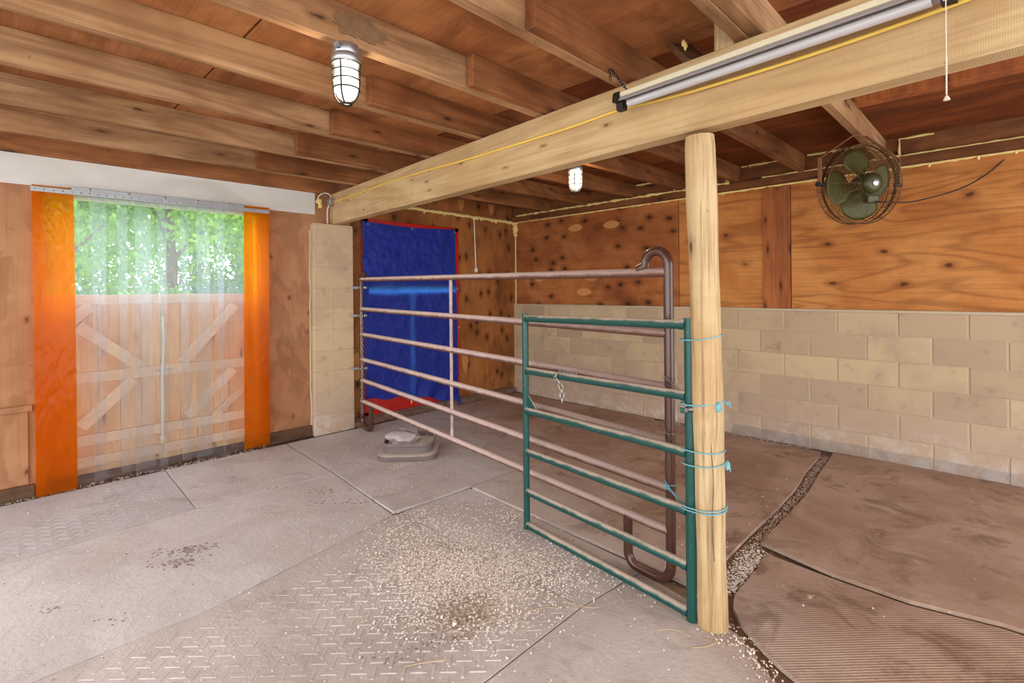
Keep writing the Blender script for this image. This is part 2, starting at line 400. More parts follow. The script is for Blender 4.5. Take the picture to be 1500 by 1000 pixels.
M['clear_vinyl'] = vinyl('clear vinyl', (.97, .985, 1, 1), rgb(228, 236, 250), .085, .06, .05, .88)
M['vinyl_edge'] = vinyl('cut vinyl edge', (.97, .985, 1, 1), rgb(240, 242, 250), .5, .2, .05, .7)
M['orange_vinyl'] = vinyl('orange vinyl', rgb(255, 206, 96), rgb(255, 176, 34), .42, .08, .05, .9)

def tarp_mat():
    k = N('blue tarpaulin'); c = k.coords((1, 1, 1), False)
    n1 = k.noise(c, 9, 6, .6, 1.2); n2 = k.noise(c, 34, 4, .6, .6)
    ck = k.n('TexChecker'); k.put(ck.inputs['Vector'], c); ck.inputs['Scale'].default_value = 300
    col = k.mix(n1, rgb(26, 44, 170), rgb(54, 82, 214))
    col = k.mix(k.step(n2, .6, .72, 0, .4), col, rgb(124, 134, 196))
    h = k.math('ADD', n1, k.math('MULTIPLY', n2, .35))
    pb = k.bsdf(col, .34, 0, k.bump(h, .9, .03), .5)
    tl = k.n('BsdfTranslucent'); tl.inputs[0].default_value = rgb(70, 150, 255)
    ms = k.n('MixShader'); ms.inputs[0].default_value = .5
    k.t.links.new(pb.outputs[0], ms.inputs[1]); k.t.links.new(tl.outputs[0], ms.inputs[2]); k.surf(ms.outputs[0]); return k.m
M['tarp'] = tarp_mat()

def glow(name, col, strength):
    k = N(name); e = k.n('Emission'); e.inputs[0].default_value = col; e.inputs[1].default_value = strength
    tr = k.n('BsdfTransparent'); m = k.n('MixShader'); m.inputs[0].default_value = .35
    k.t.links.new(e.outputs[0], m.inputs[1]); k.t.links.new(tr.outputs[0], m.inputs[2]); k.surf(m.outputs[0]); return k.m
M['bulb_near'] = glow('lit globe', (1, .96, .88, 1), 2.2)
M['bulb_stall'] = glow('lit stall globe', (1, .92, .74, 1), 3.0)

def leaf_mat(name, a, b):
    k = N(name); c = k.coords((1, 1, 1)); n1 = k.noise(c, 2.5, 3); col = k.mix(n1, a, b)
    df = k.n('BsdfDiffuse'); k.put(df.inputs[0], col); tl = k.n('BsdfTranslucent'); k.put(tl.inputs[0], col)
    m = k.n('MixShader'); m.inputs[0].default_value = .4; k.t.links.new(df.outputs[0], m.inputs[1]); k.t.links.new(tl.outputs[0], m.inputs[2]); k.surf(m.outputs[0]); return k.m
M['leaf_a'] = leaf_mat('bright leaves', rgb(92, 146, 46), rgb(180, 218, 88))
M['leaf_b'] = leaf_mat('mid leaves', rgb(76, 120, 56), rgb(144, 184, 92))
M['leaf_c'] = leaf_mat('blue green leaves', rgb(84, 122, 90), rgb(142, 176, 136))
M['grass'] = leaf_mat('meadow grass', rgb(112, 142, 66), rgb(150, 172, 100))
M['bark'] = plain('bark', rgb(118, 92, 74), .9, 0, .25, scale=12, bump=.6)
M['fence_wood'] = plain('weathered fence', rgb(176, 158, 140), .9, 0, .2)

# ------------------------------------------------------------------ room shell
WY = 4.87                                   # inner face of the door wall
RX, RA = 5.09, -.02                         # right wall: origin at the corner, slight turn
def rwall(name, b, mats, kind='structure'):  # authored in wall frame: x<0 into the room, y=-s along the wall
    o = obj(name, b, mats, loc=(RX, WY, 0), rotz=RA, keep=True)
    return tag(o, kind=kind) if kind else o

b = B(); b.box((-3.2, -2.6, -.12), (5.3, 5.02, -.022)); struct('floor', b, M['earth'])

b = B()
for lo, hi in (((-2.6, 0), (.235, 2.56)), ((.235, 2.14), (1.72, 2.56)), ((1.72, 0), (2.6, 2.56))):
    b.box((lo[0], WY, lo[1]), (hi[0], 5.0, hi[1]))
for lo, hi in (((2.6, 0), (2.75, 2.56)), ((2.75, 2.17), (4.03, 2.56)), ((2.75, 0), (4.03, .10)), ((4.03, 0), (5.4, 2.56))):
    b.box((lo[0], WY, lo[1]), (hi[0], 5.0, hi[1]), mi=1)
struct('wall_left', b, [M['ply_left'], M['ply_corner']])
b = B(); b.box((4.03, WY - .008, .1), (5.06, WY, 2.33)); struct('trim_1', b, M['ply_corner'])      # plywood sheet beside the corner
b = B(); b.box((-.8, 4.848, 2.175), (2.222, WY, 2.425), .003); struct('trim_2', b, M['white_board'])   # white header board
b = B(); b.box((-.8, WY - .018, .1), (.165, WY, .625)); b.box((-.8, WY - .032, .6), (.19, WY, .645), .004); struct('trim_3', b, M['ply_left'])
b = B(); b.box((1.745, WY - .03, 0), (2.17, WY, .11), .006); b.box((-.8, WY - .03, 0), (.2, WY, .09), .006); struct('baseboard_left', b, M['old_board'])
b = B(); b.box((2.62, WY - .05, 0), (5.0, WY, .085), .01)
for i in range(14): b.blob((2.7 + i * .17, WY - .05, .035), (.11, .04, .045), 2, .6, 2, i)
struct('baseboard_stall', b, M['orange_wood'])
b = B(); b.box((.235, WY + .01, -.05), (1.72, 5.12, .035), .006); struct('trim_4', b, M['old_board'])     # door sill
b = B()
b.box((.235, WY + .03, 0), (.262, 5.0, 2.14)); b.box((1.69, WY + .03, 0), (1.72, 5.0, 2.14)); b.box((.235, WY + .03, 2.118), (1.72, 5.0, 2.14))
struct('trim_5', b, M['white_board'])

# concrete block wall (one mesh: running bond on a mortar core, tone varies block by block)
b = B(); b.lay = b.bm.verts.layers.float.new('tone'); b.tone = 1.0
b.box((-.034, -7.4, 0), (.16, 0, 1.205), mi=1)
def block(b, lo, hi, bev=.004):
    vs = b.box(lo, hi, bev); t = random.random() ** 1.3 * b.tone
    for v in vs: v[b.lay] = t
H0 = .2035
for c in range(6):
    z0 = c * H0; off = .158 if c % 2 else -.049
    s = off - .41
    while s < 7.4:
        a, e = max(s, 0), min(s + .407, 7.4)
        if e - a > .05:
            jt = .006; dx = random.uniform(-.0015, .0015)
            block(b, (-.040 + dx, -(e - jt / 2), z0 + .003), (.1, -(a + jt / 2), z0 + H0 - .003 if c < 5 else 1.2))
        s += .413
b.box((-.042, -7.4, 1.2), (.16, 0, 1.222), .004, mi=1)
rwall('wall_right', b, [M['block'], M['mortar']])
b = B(); b.box((-.006, -2.44, 1.222), (.012, -.01, 2.36)); rwall('trim_6', b, M['ply_knot'])
b = B(); b.box((-.004, -3.36, 1.222), (.012, -2.446, 2.36)); b.box((-.004, -7.4, 1.222), (.012, -3.52, 2.36)); rwall('trim_7', b, M['ply_grain'])
b = B(); b.box((-.02, -3.512, 1.222), (.012, -3.285, 2.36), .003); rwall('trim_8', b, M['batten'])
b = B(); b.box((.012, -7.4, 1.222), (.14, .15, 2.6)); rwall('trim_9', b, M['batten'])                       # framing behind the sheets
b = B(); b.box((-.085, -7.4, 2.352), (.05, -.02, 2.42), .004); rwall('trim_10', b, M['rim'])                  # top plate
b = B(); b.box((-.045, -7.4, 2.42), (.05, -.02, 2.60)); rwall('trim_11', b, M['rim'])                          # rim boards
b = B(); b.box((-.009, -.03, 1.222), (.001, -.004, 2.34), .002); rwall('trim_12', b, M['foam'])

# ceiling decks (plywood sheets over the joists)
CL = 2.535
b = B()
for x0, x1 in ((-1.4, -.42), (-.41, .775), (.785, 2.24)):
    b.box((x0, -2.6, CL), (x1, 5.0, CL + .018), .001)
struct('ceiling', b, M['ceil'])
b = B(); b.box((-1.4, -2.6, CL + .022), (2.24, 5.0, CL + .05)); struct('seam_light_block', b, M['brace_dark'])  # unseen backing sheet, added to keep sky light out of the ceiling seams
b = B()
def sl(x): return CL + (x - 2.1) * .0138
for x0, x1 in ((2.243, 3.45), (3.455, 4.27), (4.275, 5.25)):
    vs = b.box((x0, -2.6, 0), (x1, 5.0, .018))
    for v in vs: v.co.z += sl(v.co.x)
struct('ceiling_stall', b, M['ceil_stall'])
b = B()
for y0 in (0,):
    vs = b.box((3.45, -1.6, -.095), (3.55, .596, 0), .003)
    for v in vs: v.co.z += sl(3.5)
struct('trim_13', b, M['batten'])

# ------------------------------------------------------------------ joists, beam, post
JB = 2.385
JY = [(4.80, 'last joist by the door wall, tight above the white board'),
      (4.215, 'joist next to the door wall, second in from the white board'),
      (3.60, 'third joist from the door wall'),
      (2.98, 'fourth joist from the door wall, left of the beam'),
      (2.385, 'joist just behind the caged lamp on the door side'),
      (1.835, 'joist carrying the bright caged lamp left of the beam'),
      (1.275, 'joist with the light fixture chain on it, left of the beam'),
      (.70, 'nearest joist above the long tube light, at the top edge'),
      (.10, 'joist overhead beyond the tube light end')]
LAP = [1.95, 1.45, 1.50, 1.46, 1.37, 1.59, 1.40, 1.62, 1.6]
JL = ['orange brown rough joist hard against the door wall above the white board',
      'rough joist second from the door wall, left of the beam',
      'rough joist third from the door wall, left of the beam',
      'rough joist fourth from the door wall, behind the near caged lamp',
      'pale rough joist next behind the near caged lamp, left of the beam',
      'rough joist left of the beam with the near caged lamp under it',
      'broad rough joist in front of the near caged lamp, at the top edge',
      'pale rough joist above the tube light at the top edge of the photo',
      'rough joist overhead at the right end of the tube light']
SL = ['stall joist hard against the door wall above the blue tarp',
      'stall joist second from the door wall, its end lapped on the beam',
      'stall joist third from the door wall, above the blue tarp side',
      'stall joist fourth from the door wall, behind the stall lamp',
      'stall joist with the small caged lamp under it',
      'dark stall joist just in front of the stall lamp, left of the post top',
      'stall joist running to the wall from beside the post top',
      'stall joist with the round fan hung under it',
      'stall joist overhead right of the fan']
for i, (y, _) in enumerate(JY):
    if i < 8:
        b = B(); b.box((-1.38, y, JB), (2.42, y + .052, CL), .003)
        tag(obj('ceiling_joist', b, M['rim_x'] if i == 0 else M['joist'], loc=(0, y, JB)), JL[i], 'joist', 'ceiling joists left of the beam')
    if i == 0 or i == 8: continue
    b = B(); vs = b.box((LAP[i], y - .052, JB), (5.02, y - .001, CL), .003)
    for v in vs: v.co.z += max(0, v.co.x - 2.1) * .0138
    if i < 8:
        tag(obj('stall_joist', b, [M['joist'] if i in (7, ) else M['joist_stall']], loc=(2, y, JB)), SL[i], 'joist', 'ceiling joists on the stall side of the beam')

# the beam
BA = math.atan(.0845)
bd = V((-math.sin(BA), -math.cos(BA), 0)); bo = V((2.378, 4.866, 0))
def beam_pt(s, off=0.0, z=0.0):           # s metres from the door wall along the front face, off in front of it
    return bo + bd * s + V((-math.cos(BA), math.sin(BA), 0)) * off + V((0, 0, z))
b = B(); L = 7.2
n = 60
for zb in (0,):
    vs = b.box((0, -L, 0), (.095, 0, .3), .006)
for v in vs: v.co.z += 2.09 + (.024 / 4.9) * v.co.y
beam = obj('ceiling_beam', b, M['beam'], loc=(bo.x, bo.y, 0), rotz=-BA, keep=True)
tag(beam, 'long pale timber beam from the block pilaster across to the top right corner', 'beam')

# block pilaster under the beam's end
b = B(); b.lay = b.bm.verts.layers.float.new('tone'); b.tone = .5
b.box((2.183, 4.802, 0), (2.592, WY, 2.085), mi=1)
for c in range(10):
    block(b, (2.178, 4.797, c * .2075 + .003), (2.597, WY + .01, (c + 1) * .2075 - .003), .005)
pil = obj('block_pilaster', b, [M['block'], M['mortar']]); tag(pil, 'stack of cream painted concrete blocks carrying the end of the beam', 'pillar')
b = B(); b.box((2.355, 4.7945, .36), (2.363, 4.798, 1.45), .001); obj('mortar_line', b, M['mortar'], pil)
b = B(); b.tube(smooth_path([(2.170 + random.uniform(-.005, .005), 4.862, i * .12 + .1) for i in range(17)], 3), .009, 6)
obj('mortar_bead', b, M['mortar'], pil)

# round post
b = B(); pts = []; rad = []
for i in range(41):
    t = i / 40; z = 2.067 * t - .02
    pts.append((2.096 - .026 * t + .003 * math.sin(t * 9), .874 + .026 * t + .003 * math.sin(t * 7 + 1), z + (.02 if i == 0 else 0) - (.0 if i < 40 else .0)))
    rad.append(.0605 + .0012 * math.sin(t * 31) + .0015 * math.sin(t * 13 + 2) - (.004 if i == 40 else 0))
b.tube(pts, rad, 28)
for v in b.bm.verts:
    k = mn.noise(V((v.co.x * 18, v.co.y * 18, v.co.z * 2.2))) * .004; v.co.x += k; v.co.y += k * .6
post = obj('round_post', b, M['post'], loc=(2.087, .871, 0)); tag(post, 'debarked round timber post standing under the beam beside the green gate', 'post')
b = B()
b.tube(smooth_path([(2.043, .846, 1.0), (2.034, .851, .8), (2.039, .845, .62), (2.034, .850, .45), (2.039, .844, .3)], 5), [.0008 + .0006 * abs(math.sin(i)) for i in range(21)], 5)
obj('crack', b, M['dark_metal'], post)

# timber pieces above the beam
b = B(); b.tube([(2.30, 3.02, 2.39), (2.31, 3.05, 2.53)], .055, 14); tag(obj('post_stub', b, M['post'], loc=(2.3, 3.02, 2.39)), 'short round post stub between beam and ceiling near the pilaster', 'post')
b = B(); b.bar((2.14, .935, 2.385), (2.24, 1.075, 2.55), .11, .03, (1, -.6, 0)); tag(obj('brace_board', b, M['brace_dark'], loc=(2.17, .95, 2.38)), 'dark grey slanting board behind the beam above the tube light', 'board')
b = B(); b.box((2.06, .755, 2.375), (2.15, .835, 2.535), .004); tag(obj('support_block', b, M['post'], loc=(2.1, .8, 2.38)), 'pale upright block standing on the beam above the tube light', 'block')

# ------------------------------------------------------------------ doorway: stable doors outside, strip curtain inside
DY = 5.005
def leaf(name, x0, x1, hinge_left):
    t = thing(name, None, None, (x0, DY, 0)); del_keys(t); t['kind'] = 'structure'
    b = B(); n = 6; w = (x1 - x0) / n
    for i in range(n): b.box((x0 + i * w + .001, DY + .03, .036), (x0 + (i + 1) * w - .001, DY + .052, 1.395), .002)
    obj('boards', b, M['door_board'], t)
    for z0, z1, nm in ((1.33, 1.405, 'top_rail'), (.73, .815, 'middle_rail'), (.255, .335, 'bottom_rail'), (.09, .165, 'kick_rail')):
        b = B(); b.box((x0, DY, z0), (x1, DY + .03, z1), .003); obj(nm, b, M['door_rail'], t)
    return t
def del_keys(t):
    for k in list(t.keys()): del t[k]
d1 = leaf('door_1', .16, .976, True); d2 = leaf('door_2', .984, 1.75, False)
def brace(par, p, q, w=.085):
    b = B(); b.bar((p[0], DY + .0145, p[1]), (q[0], DY + .0145, q[1]), w, .027, (0, 0, 1), .002); obj('brace', b, M['door_rail'], par)
brace(d1, (.445, 1.17), (.83, .825)); brace(d1, (.36, 1.165), (.53, 1.325)); brace(d1, (.46, .40), (.79, .725))
brace(d2, (1.125, .825), (1.535, 1.30)); brace(d2, (1.15, .36), (1.52, .72)); brace(d2, (1.36, .325), (1.60, .53), .06)
b = B(); b.box((.955, DY - .008, .765), (1.02, DY, .782), .003); obj('bolt_plate', b, M['galv'], d2)
b = B(); b.tube([(.93, DY - .006, .774), (1.05, DY - .006, .774)], .005, 8); obj('bolt', b, M['galv'], d2)
b = B(); b.tube(smooth_path([(.982, DY - .02, 1.22), (.988, DY - .02, 1.0), (.977, DY - .02, .75), (.979, DY - .02, .5), (.974, DY - .02, .23)], 6), .010, 8)
b.blob((.974, DY - .02, .215), (.020, .018, .026), 2, .1)
tag(obj('white_rope', b, M['white_plastic']), 'white rope hanging down the seam between the two stable doors', 'rope')

t = thing('strip_curtain', 'clear vinyl strip curtain with orange end strips hung on a metal rail in the doorway', 'curtain', (.97, 4.84, 2.1))
b = B(); b.box((.186, 4.776, 2.126), (1.764, 4.780, 2.160), .001)
b.box((.40, 4.781, 2.128), (1.55, 4.785, 2.184), .001)
b.box((.2, 4.826, 2.13), (1.75, 4.848, 2.175), .001)
for i in range(32):
    m = Matrix.Translation((.205 + i * .049, 4.776, 2.142)) @ Matrix.Rotation(R(90), 4, 'X'); b.lathe([(.0065, 0), (.0065, .003), (.004, .006), (0, .0065)], 10, m)
for i in range(5):
    m = Matrix.Translation((.5 + i * .23, 4.781, 2.172)) @ Matrix.Rotation(R(90), 4, 'X'); b.lathe([(.011, 0), (.011, .004), (.005, .008), (0, .008)], 6, m)
obj('rail', b, M['galv'], t)
def strip(x0, x1, y, mat, z0=.02, dx=0.0, ph=0.0, top=2.15, wav=.010):
    b = B(); nx, nz = 8, 40; g = []
    for j in range(nz + 1):
        f = j / nz; z = top + (z0 - top) * f; row = []
        for i in range(nx + 1):
            u = i / nx; x = x0 + (x1 - x0) * u + dx * f
            yy = y + wav * f * math.sin(ph + f * 5 + u * 2.0) - .006 * (2 * u - 1) ** 2 + .016 * f ** 4 * mn.noise(V((x * 12, z * 10, ph)))
            row.append((x, yy, z))
        g.append(row)
    fr = [[b.bm.verts.new(p) for p in r] for r in g]; bk = [[b.bm.verts.new((p[0], p[1] + .0035, p[2])) for p in r] for r in g]
    def q(*a, mi=0):
        f = b.bm.faces.new(a); f.smooth = True; f.material_index = mi
    for j in range(nz):
        for i in range(nx):
            q(fr[j][i], fr[j + 1][i], fr[j + 1][i + 1], fr[j][i + 1]); q(bk[j][i], bk[j][i + 1], bk[j + 1][i + 1], bk[j + 1][i])
        q(fr[j][0], bk[j][0], bk[j + 1][0], fr[j + 1][0], mi=1); q(fr[j][nx], fr[j + 1][nx], bk[j + 1][nx], bk[j][nx], mi=1)
    for i in range(nx):
        q(fr[0][i], fr[0][i + 1], bk[0][i + 1], bk[0][i]); q(fr[nz][i], bk[nz][i], bk[nz][i + 1], fr[nz][i + 1])
    return b
CS = [(.375, .597), (.507, .718), (.665, .871), (.771, .978), (.913, 1.124), (1.065, 1.273), (1.189, 1.397), (1.323, 1.565)]
for i, (x0, x1) in enumerate(CS):
    obj('clear_strip', strip(x0, x1, 4.800 if i % 2 else 4.812, M['clear_vinyl'], .02 + .012 * (i % 3), .05 if i == 7 else (.012 if i % 3 else -.01), i * 1.7), [M['clear_vinyl'], M['vinyl_edge']], t)
o = obj('orange_strip', strip(.192, .412, 4.790, M['orange_vinyl'], .012, .008, .5, 2.172, .004), [M['orange_vinyl'], M['orange_vinyl']], t); o['label'] = 'translucent orange end strip'
o = obj('orange_strip', strip(1.546, 1.762, 4.790, M['orange_vinyl'], .03, -.01, 2.1, 2.182, .004), [M['orange_vinyl'], M['orange_vinyl']], t); o['label'] = 'translucent orange end strip'

# ------------------------------------------------------------------ red door with light leaking round its leaves, blue tarp over it
b = B(); b.box((2.752, 4.850, 1.452), (4.028, 4.872, 2.168), .003); struct('door_3', b, M['red'])
b = B(); b.box((2.752, 4.850, .102), (3.328, 4.872, 1.408), .003); struct('door_4', b, M['red'])
b = B(); b.box((3.346, 4.850, .102), (4.028, 4.872, 1.408), .003); struct('door_5', b, M['red'])
b = B()
for lo, hi in (((2.735, .09), (2.80, 2.185)), ((3.99, .09), (4.045, 2.185)), ((2.735, 2.135), (4.045, 2.185)), ((2.735, .085), (4.045, .125))): b.box((lo[0], 4.842, lo[1]), (hi[0], 4.87, hi[1]), .003)
struct('trim_14', b, M['red'])
b = B(); nx, nz = 70, 110; g = []
for j in range(nz + 1):
    v = j / nz; row = []
    for i in range(nx + 1):
        u = i / nx
        bot = .27 - .10 * u ** .7 if u < .45 else .27 - .10 * .45 ** .7 - ((u - .45) / .55) ** 1.2 * .19
        bot = max(bot, .018) + .012 * math.sin(u * 23)
        top = 2.155 - .022 * math.sin(math.pi * u) + .012 * u
        x = 2.715 + .03 * v + u * (1.27 + .0 * v); z = top + (bot - top) * v
        P = V((x * 2.3, z * 2.3, 1.7))
        d = .016 * mn.noise(P) + .010 * mn.noise(P * 2.7) + .005 * mn.noise(P * 7)
        fold = .012 * math.sin((u * 1.1 + v * 1.6) * 9) * math.exp(-((u - v * .8) ** 2) * 9)      # diagonal pull from the top-left corner
        bunch = .045 * max(0, v - .86) / .14 * (math.sin(u * 31 + v * 40) * .5 + .6) * min(1, max(0, u - .25) * 3)
        y = 4.836 - abs(d) * 1.1 - abs(fold) - .006 * abs(mn.noise(P * 4.3))  - bunch - .003 * math.sin(math.pi * min(1, u * 1.0)) * math.sin(math.pi * v)
        row.append((x, min(y, 4.838), z))
    g.append(row)
fr = [[b.bm.verts.new(p) for p in r] for r in g]; bk = [[b.bm.verts.new((p[0], p[1] + .0015, p[2])) for p in r] for r in g]
def q(*a): f = b.bm.faces.new(a); f.smooth = True
for j in range(nz):
    for i in range(nx):
        q(fr[j][i], fr[j + 1][i], fr[j + 1][i + 1], fr[j][i + 1])
for j in range(nz): pass
bmesh.ops.delete(b.bm, geom=[v for r in bk for v in r], context='VERTS')
t = thing('tarp', 'blue plastic tarpaulin hung over the red stall door', 'tarp', (3.35, 4.83, .02))
o = obj('sheet', b, M['tarp'], t)
for x, z in ((3.32, 2.115), (3.94, 2.125), (3.985, 1.44), (3.995, .96), (2.76, 2.12)):
    b = B(); m = Matrix.Translation((x, 4.79, z)) @ Matrix.Rotation(R(90), 4, 'X'); b.lathe([(.006, 0), (.008, .003), (.012, .003), (.013, 0), (.006, 0)], 16, m); obj('grommet', b, M['galv'], t)

b = B(); b.tube([(4.308, 4.845, 2.33), (4.330, 4.842, 1.70)], .0075, 8); b.blob((4.333, 4.84, 1.672), (.024, .022, .032), 2, .15)
tag(obj('hanging_rod', b, M['white_plastic']), 'thin white rod hanging against the stall plywood right of the blue tarp', 'rod')

# ------------------------------------------------------------------ brown pipe panel
PA, PB = V((2.648, 4.735, 0)), V((2.212, 1.12, 0)); pd = (PB - PA).normalized(); UP = V((0, 0, 1)); PL = (PB - PA).length
def pp(s, z): return PA + pd * s + UP * z
t = thing('stall_fence', 'long brown six rail pipe fence closing off the stall from pilaster to post', 'fence', tuple(PA))
pr = .0225
zl = [1.535, 1.230, .970, .712, .497, .283]; zr = [1.487, 1.200, .945, .690, .470, .270]
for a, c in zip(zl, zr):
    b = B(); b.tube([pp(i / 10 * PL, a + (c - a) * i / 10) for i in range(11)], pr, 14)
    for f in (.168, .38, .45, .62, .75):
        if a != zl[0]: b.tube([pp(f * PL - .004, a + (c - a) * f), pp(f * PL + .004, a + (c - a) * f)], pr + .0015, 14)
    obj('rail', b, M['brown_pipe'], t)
# right end: hoop over the top rail, upright, foot loop up to the bottom rail
r = .066
path = [pp(PL - .17, 1.505), pp(PL - .125, 1.525)] + arc(pp(PL - r, 1.525), r, math.pi * .93, 0, pd, UP, 12)[0:] + [pp(PL, 1.2), pp(PL, .8), pp(PL, .4), pp(PL, .11)]
path += arc(pp(PL - .085, .108), .085, 0, -math.pi / 2, pd, UP, 8) + [pp(PL - .17, .023)] + arc(pp(PL - .19, .083), .06, -math.pi / 2, -math.pi, pd, UP, 8) + [pp(PL - .25, .27)]
b = B(); b.tube(path, .0235, 16); obj('end_hoop', b, M['brown_post'], t)
path = [pp(.125, 1.55), pp(.10, 1.575)] + [pp(.06, 1.59), pp(.015, 1.572), pp(0, 1.53), pp(0, 1.2), pp(0, .8), pp(0, .4), pp(0, .11)]
path += arc(pp(.085, .108), .085, math.pi, 1.5 * math.pi, pd, UP, 8) + [pp(.15, .023)] + arc(pp(.16, .083), .06, -math.pi / 2, 0, pd, UP, 8) + [pp(.22, .28)]
b = B(); b.tube(path, .0235, 16); obj('end_hoop', b, M['brown_post'], t)
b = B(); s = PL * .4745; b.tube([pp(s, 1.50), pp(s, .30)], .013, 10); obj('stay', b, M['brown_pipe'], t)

for z, lab in ((1.452, 'uppermost steel clamp on the brown panel end by the pilaster'), (1.165, 'middle steel clamp on the brown panel end by the pilaster'), (.622, 'lowest steel clamp on the brown panel end by the pilaster')):
    b = B(); c = pp(0, z)
    b.tube(arc(c, .030, R(-60), R(240), (1, 0, 0), (0, 1, 0), 14), .006, 8)
    b.box((c.x - .10, c.y + .015, z - .014), (c.x - .02, c.y + .026, z + .014), .002); b.box((c.x + .01, c.y - .04, z - .012), (c.x + .045, c.y - .02, z + .012), .003)
    tag(obj('pipe_clamp', b, M['galv'], loc=tuple(c)), lab, 'clamp', 'clamps on the panel end')
b = B(); chain_links(b, [(2.628, 4.700, 1.235), (2.622, 4.690, 1.0), (2.628, 4.692, .7), (2.625, 4.692, .4), (2.62, 4.69, .12)], .042, .0034, .010)
tag(obj('chain', b, M['wire'], loc=(2.625, 4.69, .1)), 'long chain hanging down the end of the brown panel beside the pilaster', 'chain')

# ------------------------------------------------------------------ green gate
GA, GB = V((2.192, 2.020, 0)), V((2.060, .950, 0)); gd = (GB - GA).normalized(); GL = (GB - GA).length
def gp(s, z): return GA + gd * s + UP * z
t = thing('green_gate', 'short dark green six rail gate tied to the round post', 'gate', tuple(GA))
b = B(); b.tube([gp(0, .002), gp(0, 1.272)], .019, 16); obj('upright', b, M['green_pipe'], t)
b = B(); b.tube([gp(GL, .002), gp(GL, 1.285)], .0225, 16); obj('upright', b, M['green_pipe'], t)
for a, c in zip([1.243, .935, .700, .456, .221, .024], [1.256, .952, .710, .462, .226, .030]):
    b = B(); b.tube([gp(.012, a), gp(GL - .015, c)], .0205, 14)
    b.tube([gp(.012, a), gp(.024, a)], .0235, 14); b.tube([gp(GL - .04, c), gp(GL - .015, c)], .0235, 14)
    obj('rail', b, M['green_pipe'], t)
b = B(); g0 = gp(.015, .0); w = gd.cross(UP) * .003
tri = [gp(.015, .715), gp(.10, .715), gp(.015, .80)]
fa = [b.bm.verts.new(p + w) for p in tri]; fb = [b.bm.verts.new(p - w) for p in tri]
b.bm.faces.new(fa); b.bm.faces.new(fb[::-1])
for i in range(3): b.bm.faces.new((fa[i], fb[i], fb[(i + 1) % 3], fa[(i + 1) % 3]))
obj('gusset', b, M['green_pipe'], t)
c = gp(GL, .90)
b = B(); b.tube(arc(c, .028, 0, 2 * math.pi, (1, 0, 0), (0, 1, 0), 18)[:-1], .010, 6, closed=True)
b.box((c.x + .015, c.y - .062, .882), (c.x + .033, c.y - .018, .922), .003); b.box((c.x - .055, c.y + .0, .888), (c.x - .022, c.y + .02, .918), .003)
h = obj('latch_bracket', b, M['green_pipe'], t)
b = B(); m = Matrix.Translation((c.x - .048, c.y - .002, .903)) @ Matrix.Rotation(R(90), 4, 'X'); b.lathe([(.010, 0), (.010, .008), (0, .009)], 6, m); obj('bolt', b, M['galv'], h)
b = B(); b.box((c.x + .012, c.y - .05, .925), (c.x + .03, c.y - .03, .94), .003); obj('bolt', b, M['galv'], h)
c = gp(GL, .085)
b = B(); b.box((c.x + .018, c.y - .045, .065), (c.x + .036, c.y - .02, .125), .003); b.box((c.x - .005, c.y - .032, .075), (c.x + .025, c.y - .018, .115), .003); h = obj('hinge', b, M['green_pipe'], t)
b = B(); b.tube([(c.x + .028, c.y - .035, .06), (c.x + .028, c.y - .035, .145)], .008, 10); obj('pin', b, M['galv'], h)

b = B(); rr = .030; c0 = gp(.285, .937)
lp = [c0 + gd.cross(UP) * (rr * math.cos(a)) + UP * (rr * math.sin(a)) + gd * (.012 * math.sin(a)) for a in [math.pi * (-.15 + 1.3 * i / 10) for i in range(11)]]
chain_links(b, lp + [c0 - gd.cross(UP) * .018 + UP * -.03], .026, .0030, .0075)
chain_links(b, [c0 + gd.cross(UP) * .027 + UP * .0, c0 + gd.cross(UP) * .027 + gd * .04 + UP * -.045, c0 + gd.cross(UP) * .03 + gd * .05 + UP * -.10, c0 + gd.cross(UP) * .03 + gd * .05 + UP * -.135], .034, .0036, .010)
chain_links(b, [c0 + UP * .030, c0 + gd * .05 + UP * .030, c0 + gd * .10 + UP * .0305, c0 + gd * .13 + UP * .03], .022, .0026, .0065)
tag(obj('chain', b, M['wire'], loc=tuple(c0)), 'short chain draped over the second rail of the green gate', 'chain')

# twine and wire ties
def loop(name, z, lab, m, c=None, r=.0655, tilt=.0, gate=True, knot=None, turns=1, tr=.0027, tail=None):
    c = (2.096 - .026 * z / 2.067, .874 + .026 * z / 2.067)
    b = B(); gx, gy = GB.x, GB.y; pts = []
    for k in range(28 * turns):
        a = 2 * math.pi * k / 28; x = c[0] + r * math.cos(a); y = c[1] + r * math.sin(a)
        if gate:           # stretch the loop round the gate's upright as well
            g = V((gx - c[0], gy - c[1], 0)); dd = V((math.cos(a), math.sin(a), 0)); f = max(0, dd.dot(g.normalized())) ** 3
            x += g.x * f * .62; y += g.y * f * .62
        pts.append((x, y, z + tilt * math.cos(a + 1.1) + .012 * (k / 28 if turns > 1 else 0)))
    b.tube(pts, tr, 6, closed=(turns == 1))
    if knot is not None:
        a = knot; kx = c[0] + (r + .004) * math.cos(a); ky = c[1] + (r + .004) * math.sin(a)
        b.blob((kx, ky, z - .006), (.013, .013, .02), 2, .5, 4, z)
        for q_ in range(5):
            b.tube(bezier([(kx, ky, z), (kx + .01 * math.cos(a) + random.uniform(-.008, .008), ky + .01 * math.sin(a) + random.uniform(-.01, .01), z - .012), (kx + random.uniform(0, .02), ky - random.uniform(.0, .02), z - random.uniform(.012, .035))], 5), .0018, 5)
    return tag(obj(name, b, m, loc=(c[0], c[1], z)), lab, 'twine', 'twine tied round the post')
loop('twine_loop', 1.205, 'blue twine loop round the post highest up, level with the gate top', M['twine'], tilt=.012, turns=1)
